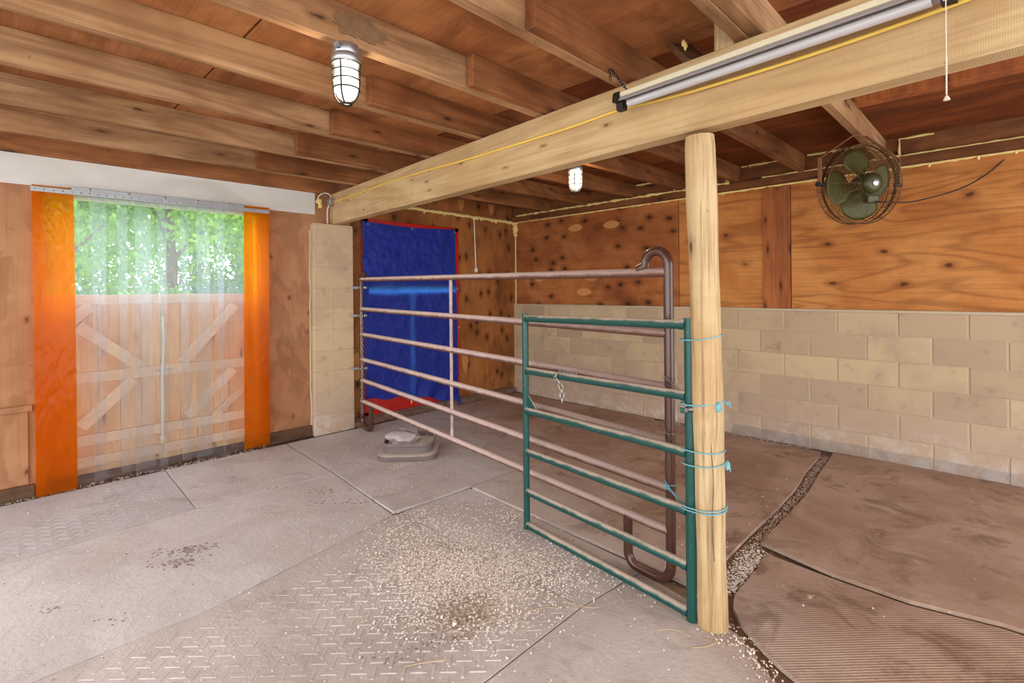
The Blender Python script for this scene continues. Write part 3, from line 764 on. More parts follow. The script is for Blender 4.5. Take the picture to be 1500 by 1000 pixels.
loop('twine_loop', .935, 'blue twine loop with two frayed knots beside the gate latch', M['twine'], tilt=.014, knot=-2.1, tr=.0032)
loop('twine_loop', .735, 'single thin blue twine loop below the latch', M['twine'], tilt=.004)
loop('twine_loop', .680, 'blue twine loop with one knot at its right below the latch', M['twine'], tilt=.010, knot=-1.1)
loop('twine_loop', .480, 'doubled blue twine loop lowest on the post', M['twine'], tilt=.006, turns=2)
b = B(); a = V((2.085, .886, .93)) + V((.035, -.056, 0))
for k in range(9):
    b.tube(bezier([a, a + V((.012, -.012, random.uniform(-.004, .010))), a + V((.022 + random.uniform(-.008, .008), -.022 + random.uniform(-.005, .005), random.uniform(-.022, .008)))], 5), .0013, 5)
obj('frayed_end', b, M['twine'], bpy.data.objects['twine_loop.001'])
def tie(z, lab, m, n=4):
    b = B(); p0 = pp(PL, z + .02); p1 = gp(GL, z - .01)
    for k in range(n):
        mid = p0.lerp(p1, .5) + V((random.uniform(-.01, .01), random.uniform(-.01, .01), random.uniform(-.03, .0)))
        b.tube(bezier([p0 + V((-.02, .02, random.uniform(-.02, .03))), mid, p1 + V((-.018, -.0, random.uniform(-.01, .012)))], 8), .0018, 5)
    b.tube(arc(p0, .027, 0, 2 * math.pi, (1, 0, 0), (0, 1, 0), 16)[:-1], .0018, 5, closed=True)
    return tag(obj('gate_tie', b, m, loc=tuple(p0)), lab, 'tie', 'ties between brown panel and green gate')
tie(.965, 'thin steel wire tying the panel hoop at the second green rail', M['wire'], 3)
tie(.715, 'thin steel wire tying the panel hoop at the third green rail', M['wire'], 2)
tie(.475, 'blue twine bunch tying the panel hoop at the fourth green rail', M['twine'], 6)

# ------------------------------------------------------------------ feed tub with its salt lump
def rrect(w, d, r, n=7):
    out = []
    for cx, cy, a0 in ((w / 2 - r, d / 2 - r, 0), (-w / 2 + r, d / 2 - r, 90), (-w / 2 + r, -d / 2 + r, 180), (w / 2 - r, -d / 2 + r, 270)):
        for i in range(n + 1): a = R(a0 + 90 * i / n); out.append((cx + r * math.cos(a), cy + r * math.sin(a)))
    return out
TC = V((2.52, 3.70, 0)); TR = R(-43)
def tubm(prof):
    b = B(); rings = []; m = Matrix.Translation(TC) @ Matrix.Rotation(TR, 4, 'Z')
    for w, d, r, z in prof: rings.append([b.bm.verts.new(m @ V((x, y, z))) for x, y in rrect(w, d, r)])
    for a, c in zip(rings, rings[1:]):
        for k in range(len(a)):
            f = b.bm.faces.new((a[k], a[(k + 1) % len(a)], c[(k + 1) % len(a)], c[k])); f.smooth = True
    b.bm.faces.new(rings[0][::-1]); b.bm.faces.new(rings[-1])
    return b
t = thing('feed_tub', 'low grey two step rubber tub on the mats by the brown panel', 'tub', tuple(TC))
b = tubm([(.48, .47, .12, .002), (.50, .49, .12, .010), (.50, .49, .12, .048), (.470, .460, .115, .058), (.415, .405, .10, .060), (.410, .400, .10, .068), (.412, .402, .10, .112), (.436, .426, .105, .118), (.436, .426, .105, .136), (.428, .418, .10, .140), (.396, .386, .09, .138), (.385, .375, .085, .06), (.36, .35, .08, .05)])
obj('tub_body', b, M['tub'], t)
b = B(); b.blob((0, 0, 0), (.145, .115, .075), 4, .42, 1.7, 14)
for v in b.bm.verts: v.co = V((v.co.x, v.co.y, max(v.co.z, -.05))) + TC + V((-.02, .03, .145))
tag(obj('salt_lick', b, M['salt'], loc=tuple(TC + V((0, 0, .1)))), 'worn greyish salt lump lying in the grey rubber tub', 'salt lick')
b = B()
m = Matrix.Translation(TC) @ Matrix.Rotation(TR, 4, 'Z')
rg = [b.bm.verts.new(m @ V((x, y, .095))) for x, y in rrect(.386, .376, .085)]; b.bm.faces.new(rg)
for i in range(420):
    x, y = random.uniform(-.175, .175), random.uniform(-.17, .17); p = m @ V((x, y, .098 + random.random() * .012)); s = random.uniform(.004, .009)
    b.blob(p, (s, s * .6, s * .4), 1, .3, 2, i)
tag(obj('tub_crumbs', b, M['shaving'], loc=tuple(TC)), 'pale feed crumbs filling the grey rubber tub', 'feed', kind='stuff')

# ------------------------------------------------------------------ caged jar lamps
def lamp(loc, mat, label, watts, col, rot=0.0, sc=1.0):
    t = thing('jar_lamp', label, 'lamp', loc, 'caged jar lamps')
    L = V(loc)
    def P(b, nm, m, par):
        for v in b.bm.verts: v.co = Matrix.Rotation(rot, 3, 'Z') @ (v.co * sc) + L
        return obj(nm, b, m, par)
    b = B(); b.lathe([(0, 0), (.050, 0), (.052, -.004), (.052, -.036), (.048, -.040), (0, -.040)], 8); b.tube([(.05, 0, -.02), (.066, 0, -.02)], .012, 10); b.tube([(-.05, 0, -.02), (-.066, 0, -.02)], .012, 10)
    P(b, 'junction_box', M['galv'], t)
    b = B(); b.lathe([(0, -.040), (.055, -.040), (.057, -.044), (.057, -.066), (.053, -.070), (0, -.070)], 28)
    P(b, 'collar', M['galv'], t)
    b = B(); b.lathe([(.040, -.070), (.044, -.078), (.045, -.16), (.042, -.185), (.033, -.204), (.018, -.214), (0, -.217)], 24)
    g = P(b, 'globe', mat, t)
    b = B()
    for z, r in ((-.074, .056), (-.105, .054), (-.138, .053), (-.172, .051)):
        b.tube([(r * math.cos(a), r * math.sin(a), z) for a in [2 * math.pi * i / 24 for i in range(24)]], .0028, 6, closed=True)
    for k in range(4):
        a = math.pi / 2 * k + .2; c, s = math.cos(a), math.sin(a)
        b.tube([(r * c, r * s, z) for r, z in ((.056, -.072), (.053, -.14), (.051, -.175), (.046, -.20), (.032, -.222), (.018, -.228))], .0032, 6)
    b.tube([(.019 * math.cos(a), .019 * math.sin(a), -.228) for a in [2 * math.pi * i / 16 for i in range(16)]], .005, 6, closed=True)
    P(b, 'cage', M['dark_metal'], t)
    li = bpy.data.lights.new('bulb', 'POINT'); li.energy = watts; li.color = col; li.shadow_soft_size = .03
    lo = bpy.data.objects.new('bulb', li); COL.objects.link(lo); lo.parent = t; lo.location = (0, 0, -.14)
    return t
lamp((.985, 1.861, JB), M['bulb_near'], 'large bright caged jar lamp under a joist left of the beam', 14, (1, .88, .70), .5)
lamp((3.16, 2.365, JB + .0138), M['bulb_stall'], 'small caged jar lamp on the stall side behind the beam', 40, (1, .78, .50), .3)

b = B(); ns = 46
cv = []
for i in range(ns):
    a = 2 * math.pi * i / ns; r_ = 1 + .5 * mn.noise(V((math.cos(a) * 1.7, math.sin(a) * 1.7, 4))) + .35 * mn.noise(V((math.cos(a) * 6, math.sin(a) * 6, 9)))
    cv.append((1.02 + .105 * r_ * math.cos(a), 1.828, 2.462 + .052 * r_ * math.sin(a)))
fa = [b.bm.verts.new(p) for p in cv]; fb = [b.bm.verts.new((p[0], 1.834, p[2])) for p in cv]
b.bm.faces.new(fa[::-1]); b.bm.faces.new(fb)
for i in range(ns): b.bm.faces.new((fa[i], fa[(i + 1) % ns], fb[(i + 1) % ns], fb[i]))
tag(obj('cobweb', b, M['cobweb']), 'patch of dusty cobweb on the joist face above the near caged lamp', 'cobweb')

# ------------------------------------------------------------------ tube light, chain, pull cord
F0, F1 = V((1.985, 1.235, 2.235)), V((1.878, .085, 2.225)); fd = (F1 - F0).normalized(); fs = V((fd.y, -fd.x, 0)).normalized()
if fs.x > 0: fs = -fs
def fx(s, o, z): return F0 + fd * s + fs * o + UP * z
FLn = (F1 - F0).length
t = thing('tube_light', 'long unlit tube light hung along the front of the beam at upper right', 'light', tuple(F0))
def prism(sec, s0, s1):
    b = B(); A = [b.bm.verts.new(fx(s0, o, z)) for o, z in sec]; C = [b.bm.verts.new(fx(s1, o, z)) for o, z in sec]
    b.bm.faces.new(A); b.bm.faces.new(C[::-1])
    for i in range(len(sec)): b.bm.faces.new((A[i], C[i], C[(i + 1) % len(sec)], A[(i + 1) % len(sec)]))
    return b
obj('housing', prism([(-.034, .052), (.034, .052), (.036, .048), (.036, .030), (.030, .028), (-.030, .028), (-.036, .030), (-.036, .048)], .02, FLn - .02), M['cream_enamel'], t)
obj('reflector', prism([(-.036, .0275), (.036, .0275), (.046, .012), (.044, .010), (.032, .024), (-.032, .024), (-.044, .010), (-.046, .012)], .03, FLn - .03), M['grey_enamel'], t)
b = B(); b.tube([fx(.05, .0, .004), fx(FLn - .05, .0, .004)], .0165, 16); obj('lamp_tube', b, M['tube_glass'], t)
for s0 in (-.004, FLn - .030):
    b = prism([(-.04, .054), (.04, .054), (.046, .03), (.048, .010), (.02, .012), (.016, -.020), (-.016, -.020), (-.02, .012), (-.048, .010), (-.046, .03)], s0, s0 + .034); obj('end_cap', b, M['dark_metal'], t)
b = B(); p2 = fx(FLn - .05, 0, .054); chain_links(b, [p2, p2 + V((-.01, .0, .10))], .02, .0016, .005); obj('hanging_chain', b, M['dark_metal'], t)
b = B(); p = fx(.05, 0, .054); chain_links(b, [p, p + V((-.055, .05, .10)), p + V((-.062, .06, .155))], .02, .0016, .005); chain_links(b, [p + V((-.062, .06, .155)), p + V((-.06, .058, .10)), p + V((-.058, .055, .05))], .02, .0016, .005)
obj('hanging_chain', b, M['dark_metal'], t)
b = B(); b.tube([fx(FLn - .016, .03, .004), fx(FLn - .016, .03, -.02)], .007, 8)
p = fx(FLn - .016, .03, -.02); n_ = 46
for i in range(n_):
    q_ = p + V((.004 * math.sin(i * .1), 0, -.0058 * i)); r_ = .0021 if i < 28 else .0029
    bmesh.ops.create_icosphere(b.bm, subdivisions=1, radius=r_, matrix=Matrix.Translation(q_))
b.tube([p, p + V((0, 0, -.0058 * n_))], .0009, 5)
m = Matrix.Translation(p + V((0, 0, -.0058 * n_ - .012))); b.lathe([(0, 0), (.008, 0), (.0075, .003), (.0035, .012), (0, .013)], 12, m)
obj('pull_chain', b, M['white_plastic'], t)

# yellow cable along the beam, junction box at its end
b = B(); cz = [(.09, 2.302), (.35, 2.297), (.8, 2.300), (1.3, 2.302), (1.9, 2.288), (2.35, 2.270), (2.9, 2.258), (3.3, 2.252), (3.6, 2.256), (3.85, 2.236), (4.1, 2.226), (4.4, 2.222), (4.7, 2.228), (5.0, 2.244), (5.4, 2.27)]
b.tube(smooth_path([beam_pt(s, .008 if s < 3.7 else .012, z) for s, z in cz], 5), .0072, 8)
cab = tag(obj('cable', b, M['yellow_cable']), 'yellow electrical cable stapled along the front of the beam', 'cable')
for s, z in ((.8, 2.300), (1.9, 2.288), (3.6, 2.256), (.36, 2.297)):
    b = B(); b.box((-.004, -.011, -.002), (.004, .011, .011), .001, Matrix.Translation(beam_pt(s, .004, z)) @ Matrix.Rotation(-BA + R(90), 4, 'Z') @ Matrix.Rotation(R(90), 4, 'X')); obj('staple', b, M['dark_metal'], cab)
t = thing('junction_box', 'small grey junction box with looping wires on the beam end', 'box', tuple(beam_pt(.03, .03, 2.29)))
b = B(); b.box((2.318, 4.735, 2.265), (2.368, 4.80, 2.335), .005, None, 0, 2); b.box((2.3165, 4.742, 2.272), (2.319, 4.793, 2.328), .001); obj('case', b, M['galv'], t)
b = B(); b.tube(smooth_path([(2.345, 4.765, 2.335), (2.34, 4.78, 2.375), (2.30, 4.80, 2.39), (2.26, 4.82, 2.37), (2.245, 4.84, 2.335), (2.25, 4.855, 2.30)], 6), .0055, 8)
b.tube(smooth_path([(2.325, 4.77, 2.266), (2.318, 4.785, 2.22), (2.318, 4.79, 2.15), (2.32, 4.79, 2.09)], 6), .0065, 8); obj('wires', b, M['white_plastic'], t)
b = B()
for i in range(9): b.blob((2.23 + random.uniform(0, .05), 4.845, 2.29 + random.uniform(-.03, .04)), (.022, .02, .02), 2, .4, 3, i)
tag(obj('foam_lump', b, M['foam']), 'lump of yellow expanding foam beside the junction box', 'foam')

# ------------------------------------------------------------------ round fan under a stall joist
FC = V((3.93, .655, 2.075)); fr_ = .252
view = V((.986, .166, 0)); rgt = V((.166, -.986, 0)); ang = R(40)
fn = (-view * math.cos(ang) + rgt * math.sin(ang)).normalized()        # rear of the fan, towards the camera and right
fn = (fn + V((0, 0, -.10))).normalized(); fh = UP.cross(fn).normalized(); fv = fn.cross(fh)
t = thing('wall_fan', 'round olive fan in a wire cage hung under a stall joist', 'fan', tuple(FC))
def FP(r, a, d): return FC + fh * (r * math.cos(a)) + fv * (r * math.sin(a)) + fn * d
def circ(b, r, d, tr, n=48): b.tube([FP(r, 2 * math.pi * i / n, d) for i in range(n)], tr, 6, closed=True)
def guard(b, d0, dome, rings, spokes):
    for k in range(rings):
        f = (k + 1) / rings; circ(b, .06 + (fr_ - .06) * f, d0 + dome * (1 - f ** 2), .0012, 44)
    for k in range(spokes):
        a = 2 * math.pi * k / spokes; b.tube([FP(.06 + (fr_ - .06) * f, a, d0 + dome * (1 - f ** 2)) for f in (0, .25, .5, .75, 1)], .0016, 5)
b = B(); guard(b, .050, .050, 17, 16); obj('rear_guard', b, M['fan_dark'], t)
b = B(); guard(b, -.050, -.045, 17, 16); obj('front_guard', b, M['fan_dark'], t)
b = B(); circ(b, fr_ + .003, .050, .0035); circ(b, fr_ + .003, -.050, .0035)
n = 64; A = [b.bm.verts.new(FP(fr_ + .003, 2 * math.pi * i / n, .012)) for i in range(n)]; C = [b.bm.verts.new(FP(fr_ + .003, 2 * math.pi * i / n, -.012)) for i in range(n)]
for k in range(16):
    a = 2 * math.pi * (k + .5) / 16; b.tube([FP(fr_ + .003, a, .05), FP(fr_ + .003, a, -.05)], .0022, 5)
for i in range(n): b.bm.faces.new((A[i], A[(i + 1) % n], C[(i + 1) % n], C[i]))
obj('rim', b, M['fan_dark'], t)
for k in range(4):
    b = B(); a0 = R(86 + 90 * k); nr, na = 8, 10; g = []
    for i in range(nr + 1):
        f = i / nr; r_ = .045 + .185 * f; row = []
        half = R(17) + R(27) * math.sin(math.pi * min(1, f * .78 + .1))
        for j in range(na + 1):
            u = j / na * 2 - 1; row.append(b.bm.verts.new(FP(r_ * (1 - .10 * u * u * f), a0 + u * half + .25 * f, -.012 + .034 * u * (1 - .35 * f))))
        g.append(row)
    for i in range(nr):
        for j in range(na):
            f = b.bm.faces.new((g[i][j], g[i][j + 1], g[i + 1][j + 1], g[i + 1][j])); f.smooth = True
    o = obj('blade', b, M['fan_blade'], t); md = o.modifiers.new('thickness', 'SOLIDIFY'); md.thickness = .002
fm = Matrix((fh, fv, fn)).transposed().to_4x4(); fm.translation = FC
b = B(); b.lathe([(0, -.03), (.045, -.03), (.05, -.02), (.05, .03), (.062, .035), (.066, .045), (.066, .105), (.058, .122), (.030, .130), (0, .131)], 28, fm); mo = obj('motor', b, M['fan_motor'], t)
b = B(); b.lathe([(0, .130), (.020, .130), (.022, .137), (.012, .142), (0, .142)], 20, fm); obj('motor_cap', b, M['galv'], mo)
b = B(); b.box((-.028, -.125, .065), (.05, -.075, .115), .008, fm, 0, 2); obj('switch_box', b, M['fan_motor'], mo)
ap = FC + UP * .318 - fh * .0
q1 = [FP(fr_ + .022, math.pi, 0), FP(fr_ + .022, math.pi, 0) + UP * .17, ap - fh * .045, ap + fh * .045, FP(fr_ + .022, 0, 0) + UP * .17, FP(fr_ + .022, 0, 0)]
b = B()
for a, c in zip(q1, q1[1:]):
    b.bar(a, c, .034, .004, tuple(fn), .001)
obj('bracket', b, [M['fan_band']], t)
for s in (0, math.pi):
    b = B(); m = Matrix.Translation(FP(fr_ + .006, s, 0)); p = FP(fr_ - .005, s, 0); q_ = FP(fr_ + .045, s, 0); b.tube([p, q_], .014, 10); obj('pivot_knob', b, M['dark_metal'], t)
sw = fm @ V((.02, -.115, .10))
b = B(); b.tube(smooth_path([sw, sw + V((.02, -.08, -.012)), V((4.45, .42, 2.0)), V((4.78, .2, 2.10)), V((4.95, .05, 2.22)), V((5.005, -.06, 2.345))], 8), .0048, 8)
tag(obj('fan_cord', b, M['black_cord']), 'dark power cord running from the fan to the right wall', 'cord')

# ------------------------------------------------------------------ expanding foam beads
def bead(pts, lab, r=.010, drips=0, amp=.5, seed=0):
    b = B(); P = []
    for a, c in zip(pts, pts[1:]):
        a, c = V(a), V(c); n = max(3, int((c - a).length / .016))
        P += [a.lerp(c, i / n) for i in range(n)]
    P.append(V(pts[-1])); Q = []; rr = []
    for i, p in enumerate(P):
        k = mn.noise(p * 14 + V((seed, 0, 0))); Q.append(p + V((mn.noise(p * 22), mn.noise(p * 25 + V((3, 3, 3))), mn.noise(p * 23 + V((9, 1, 4))))) * r * .7); rr.append(max(r * .35, r * (1 + amp * k * 1.6)))
    rr = [k * 1.6 for k in rr]; b.tube(Q, rr, 7)
    for i in range(drips):
        p = random.choice(Q); b.blob(p + V((0, 0, -r)), (r * 1.2, r * 1.2, r * random.uniform(1.2, 2.8)), 2, .5, 3, i)
    return tag(obj('foam_bead', b, M['foam']), lab, 'foam', 'yellow foam beads along the stall ceiling')
def rwp(s, z, off=-.012): 
    m = Matrix.Translation((RX, WY, 0)) @ Matrix.Rotation(RA, 4, 'Z'); return m @ V((off, -s, z))
bead([rwp(2.9, 2.349), rwp(3.6, 2.349), rwp(4.6, 2.349), rwp(6.0, 2.349)], 'long foam bead under the wall plate right of the post', .008, 9)
bead([rwp(.05, 2.349), rwp(1.2, 2.349), rwp(2.9, 2.349)], 'long foam bead under the wall plate left of the post', .006, 3)
bead([rwp(.1, 2.425, -.075), rwp(1.2, 2.425, -.075), rwp(2.2, 2.425, -.075), rwp(3.0, 2.425, -.075)], 'foam bead along the top of the wall plate left of the post', .009, 8)
bead([rwp(3.3, 2.425, -.07), rwp(4.3, 2.425, -.07), rwp(6.0, 2.425, -.07)], 'foam bead along the top of the wall plate near the fan', .006, 3)
bead([(2.9, 4.855, 2.37), (3.6, 4.855, 2.36), (4.2, 4.855, 2.355), (5.05, 4.855, 2.345)], 'foam bead on the door wall above the blue tarp', .012, 12)
bead([rwp(.02, 2.34), rwp(.018, 2.28), rwp(.022, 2.2)], 'thick foam blob in the stall corner at the ceiling', .022, 5)
for i, (y0, y1, nm) in enumerate(((1.28, 1.78, 'right behind the post'), (.70, 1.22, 'beside the fan'), (.05, .58, 'right of the fan'), (1.89, 2.33, 'under the stall lamp'), (2.44, 2.92, 'behind the stall lamp'))):
    x = 5.025 - .0; s0, s1 = WY - y1, WY - y0; zt = 2.562
    bead([rwp(s1 - .01, 2.43, -.056), rwp(s1 - .01, zt, -.056), rwp(s0 + .02, zt, -.056)] if i != 2 else [rwp(s1 - .3, zt, -.056), rwp(s0 + .02, zt, -.056), rwp(s0 + .02, 2.44, -.056)], 'foam outline on the rim board ' + nm, .0055, 1)
bead([(2.24, 3.02, 2.47), (2.20, 3.05, 2.455)], 'small foam plug left of the post stub above the beam', .02, 2)
bead([(2.36, 2.98, 2.50), (2.355, 2.97, 2.42)], 'yellow foam drip right of the post stub above the beam', .014, 2)
bead([(2.13, 1.0, 2.50), (2.14, .99, 2.475)], 'foam lump on the slanting dark board', .006, 2)

# ------------------------------------------------------------------ wire mesh along the block wall's foot
b = B(); s0, s1 = 3.0, 5.45
for i in range(int((s1 - s0) / .0127)):
    s = s0 + i * .0127; h = .10 - .03 * max(0, mn.noise(V((s * 2, 0, 0)))) ; b.tube([rwp(s, .004, -.05), rwp(s, h, -.047)], .0009, 4, caps=False)
for k in range(8): b.tube([rwp(s0 + i * .05, .012 + k * .0127, -.0485) for i in range(int((s1 - s0) / .05) + 1)], .0009, 4, caps=False)
tag(obj('wire_mesh', b, M['galv']), 'band of fine wire mesh along the foot of the block wall', 'mesh')

# ------------------------------------------------------------------ rubber mats
def mat_obj(name, poly, m, lab, top=0.0, th=.019, lift=None, tread=None, sub=.09, keep_flat=False):
    """polygon mat with small waviness; lift(x, y) raises the surface"""
    b = B(); top_v = []
    bm = b.bm; vs = [bm.verts.new((x, y, 0)) for x, y in poly]; f = bm.faces.new(vs)
    if f.normal.z < 0: f.normal_flip()
    bm.normal_update()
    xs = [p[0] for p in poly]; ys = [p[1] for p in poly]
    for axis, lo, hi in (((1, 0, 0), min(xs), max(xs)), ((0, 1, 0), min(ys), max(ys))):
        n = int((hi - lo) / sub)
        for i in range(1, n):
            c = lo + (hi - lo) * i / n
            bmesh.ops.bisect_plane(bm, geom=bm.verts[:] + bm.edges[:] + bm.faces[:], plane_co=V(axis) * c, plane_no=V(axis))
    top_f = bm.faces[:]
    for v in bm.verts:
        v.co.z = top + (lift(v.co.x, v.co.y) if lift else 0) + .0016 * mn.noise(V((v.co.x * 2.3, v.co.y * 2.3, top * 99)))
    for f in top_f: f.smooth = True
    r = bmesh.ops.extrude_face_region(bm, geom=top_f)
    for v in [g for g in r['geom'] if isinstance(g, bmesh.types.BMVert)]: v.co.z -= th
    bm.normal_update()
    for f in bm.faces: f.smooth = abs(f.normal.z) > .7
    if tread:
        ins, pitch, hgt = tread; hgt *= .75
        cu, cv = math.cos(R(-45)), math.sin(R(-45))
        for i in range(-60, 90):
            for j in range(-60, 90):
                u, w = i * pitch, j * pitch; x = u * cu - w * cv; y = u * cv + w * cu
                if not ins(x, y): continue
                k = hgt * (.95 + .8 * mn.noise(V((x * 2.1, y * 2.1, 5))))
                if k < .0008: continue
                a = R(-45) if (i + j) % 2 == 0 else R(45)
                mm = Matrix.Translation((x, y, top + (lift(x, y) if lift else 0) + k / 2 - .001)) @ Matrix.Rotation(a, 4, 'Z')
                b.box((-.031, -.0058, -k / 2 - .001), (.031, .0058, k / 2), .0016, mm)
    o = obj(name, b, m, loc=(sum(xs) / len(xs), sum(ys) / len(ys), top - th), keep=False)
    return tag(o, lab, 'mat', 'rubber floor mats')
def inside(poly):
    def f(x, y):
        c = False; n = len(poly)
        for i in range(n):
            (x1, y1), (x2, y2) = poly[i], poly[(i + 1) % n]
            if (y1 > y) != (y2 > y) and x < (x2 - x1) * (y - y1) / (y2 - y1) + x1: c = not c
        return c
    return f
A_ = [(-1.0, 3.72), (.915, 3.80), (.945, 4.79), (-1.0, 4.80)]
mat_obj('rubber_mat', A_, M['mat_blue'], 'cool grey treaded mat in front of the doorway, at the left edge', .000, tread=(inside([(-.9, 3.6 + .2), (.6, 3.85), (.86, 4.72), (-.9, 4.7)]), .05, .0022))
mat_obj('rubber_mat', [(.922, 3.79), (1.83, 3.72), (1.885, 4.775), (.955, 4.80)], M['mat_grey'], 'smooth grey mat in front of the orange strip by the pilaster', .003)
mat_obj('rubber_mat', [(1.85, 3.700), (3.2, 3.69), (3.2, 4.76), (1.90, 4.78)], M['mat_grey'], 'grey mat behind the rubber tub, against the pilaster foot', .002)
mat_obj('rubber_mat', [(1.765, 2.775), (3.05, 2.72), (3.2, 3.68), (1.845, 3.69)], M['mat_grey'], 'mat under the rubber tub with a lifted dark corner', .006, lift=lambda x, y: .010 * max(0, 1 - math.hypot(x - 1.765, y - 2.775) / .3))
mat_obj('rubber_mat', [(-1.2, 2.535), (.68, 2.545), (1.75, 2.77), (1.83, 3.71), (.915, 3.785), (-1.2, 3.71)], M['mat_pale'], 'big smooth pale mat across the left middle of the floor', .001)
TP = [(-.9, 1.34), (1.81, 1.352), (1.815, 2.72), (1.755, 2.762), (.69, 2.54), (-.9, 2.525)]
mat_obj('rubber_mat', TP, M['mat_tan'], 'treaded tan mat under the heap of shavings, in the foreground', .000, tread=(inside([(-.85, 1.38), (1.78, 1.39), (1.78, 1.75), (1.62, 2.35), (.75, 2.48), (-.85, 2.46)]), .055, .0042))
mat_obj('rubber_mat', [(1.822, 1.352), (2.28, 1.30), (2.36, 2.72), (1.822, 2.755)], M['mat_pale'], 'pale mat at the free end of the green gate', .000)
mat_obj('rubber_mat', [(-.9, -.9), (1.62, -.9), (1.74, .2), (1.93, .58), (2.10, .77), (2.18, .99), (2.24, 1.29), (1.82, 1.343), (-.9, 1.33)], M['mat_tan'], 'smooth tan mat in front of the round post at the bottom edge', -.002)
mat_obj('rubber_mat', [(2.29, 1.06), (2.44, 1.03), (2.9, 1.035), (3.5, 1.03), (3.9, 1.035), (4.3, 1.075), (4.72, 1.085), (4.90, 1.11), (4.90, 2.70), (3.06, 2.71), (2.37, 2.71)], M['mat_stall'], 'brown mat inside the stall behind the green gate', .012)
mat_obj('rubber_mat', [(3.06, 2.72), (5.0, 2.71), (5.0, 4.78), (3.21, 4.78)], M['mat_stall'], 'brown mat in the far corner of the stall', .004)
mat_obj('rubber_mat', [(2.90, -.9), (5.05, -.9), (4.98, .6), (4.92, 1.02), (4.3, .985), (3.9, .95), (3.4, .945), (2.93, .955), (2.84, .60), (2.83, .30), (2.90, 0)], M['mat_stall'], 'broad brown mat along the block wall at the right edge', .016)
K_ = [(2.878, -.9), (2.878, 0), (2.806, .30), (2.816, .60), (2.84, .885), (2.46, .885), (2.36, .885), (2.26, .855), (2.17, .79), (2.09, .70), (2.02, .60), (1.95, .46), (1.88, .22), (1.83, -.1), (1.80, -.9)]
mat_obj('rubber_mat', K_, M['mat_ribbed'], 'ribbed brown mat with a rounded corner at lower right', .004, th=.018, lift=lambda x, y: .014 * max(0, 1 - ((x - 1.85) * .9 + abs(y - .5) * .1) / .5) + .012 * math.sin(max(0, min(1, (x - 2.1) / .7)) * math.pi) * max(0, min(1, (.9 - y) / .4)) * max(0, 1 - abs(y - .35) / .5), sub=.05)

# ------------------------------------------------------------------ shavings, hay, dirt
def chip(b, x, y, z, s, mi=0):
    a = random.uniform(0, 6.283); w = s * random.uniform(.35, .7); cu = random.uniform(.1, .5) * s
    ca, sa = math.cos(a), math.sin(a); tl = random.uniform(-.35, .35)
    T = lambda u, v, h: (x + u * ca - v * sa, y + u * sa + v * ca, z + h + abs(tl) * s * .5 + tl * u)
    top = [b.bm.verts.new(T(u, v, cu * (1 - (u / s * 2) ** 2) * .6 + .0009)) for u in (-s / 2, 0, s / 2) for v in (-w / 2, w / 2)]
    bot = [b.bm.verts.new(T(u, v, cu * (1 - (u / s * 2) ** 2) * .6)) for u in (-s / 2, 0, s / 2) for v in (-w / 2, w / 2)]
    F = [(0, 1, 3, 2), (2, 3, 5, 4)]
    for f in F:
        b.bm.faces.new([top[i] for i in f]).material_index = mi; b.bm.faces.new([bot[i] for i in f[::-1]]).material_index = mi
    for i, j in ((0, 2), (2, 4), (4, 5), (5, 3), (3, 1), (1, 0)): b.bm.faces.new((top[i], bot[i], bot[j], top[j])).material_index = mi
heap = [(1.70, 2.36, .16, 500), (1.46, 2.36, .10, 150), (1.62, 1.85, .17, 1100), (1.86, 1.74, .13, 620), (1.95, 1.55, .10, 330), (1.40, 1.84, .13, 480), (1.80, 2.60, .14, 240), (2.25, 2.2, .10, 160), (1.55, 2.1, .15, 620), (1.46, 1.60, .10, 240), (1.75, 1.98, .12, 520), (1.9, 2.2, .2, 200)]
b = B()
for x, y, s, n in heap:
    for i in range(int(n * 1.7)):
        px_, py_ = random.gauss(x, s * 1.1), random.gauss(y, s * 1.1)
        chip(b, px_, py_, .001 + random.random() ** 2 * .008, random.uniform(.004, .012), 1 if random.random() < .14 else 0)
for i in range(260):
    px_, py_ = random.gauss(1.40, .07), random.gauss(1.66, .06); chip(b, px_, py_, .002 + random.random() * .012, random.uniform(.008, .02), 1 if random.random() < .75 else 0)
tag(obj('wood_shavings', b, [M['shaving'], M['shaving_d']]), 'scattered heap of pale wood shavings on the treaded mat', 'shavings', kind='stuff')
b = B()
for i in range(900):
    x, y = random.uniform(.0, 2.1), random.uniform(.4, 4.6)
    if math.hypot(x, y) > 1.1: chip(b, x, y, .003, random.uniform(.004, .010), 1 if random.random() < .35 else 0)
for i in range(420):
    x, y = random.uniform(2.35, 4.8), random.uniform(-.1, 4.6); chip(b, x, y, .012, random.uniform(.004, .011), 1 if random.random() < .4 else 0)
tag(obj('loose_shavings', b, [M['shaving'], M['shaving_d']]), 'single shavings strewn thinly over all the mats', 'shavings', kind='stuff')
b = B()
def along(pts, n, sp, smax=.012, z=0.0, pd_=.2):
    P = [V((x, y, 0)) for x, y in pts]; LL = [(c - a).length for a, c in zip(P, P[1:])]
    for i in range(n):
        k = random.choices(range(len(LL)), LL)[0]; p = P[k].lerp(P[k + 1], random.random()) + V((random.gauss(0, sp), random.gauss(0, sp), 0))
        chip(b, p.x, p.y, z + random.random() * .006, random.uniform(.004, smax), 1 if random.random() < pd_ else 0)
along([(2.30, .965), (2.9, .985), (3.9, .99), (4.3, 1.03), (4.88, 1.06)], 2600, .022, .010, -.016, .35)
along([(2.40, .92), (2.85, .92)], 900, .03, .014, -.012, .2)
along([(1.70, .15), (1.90, .55), (2.06, .74), (2.14, .86), (2.02, .80)], 520, .025, .014, -.004, .4)
along([(-.2, 4.83), (.6, 4.83), (1.2, 4.82), (1.7, 4.81)], 700, .025, .014, 0, .65)
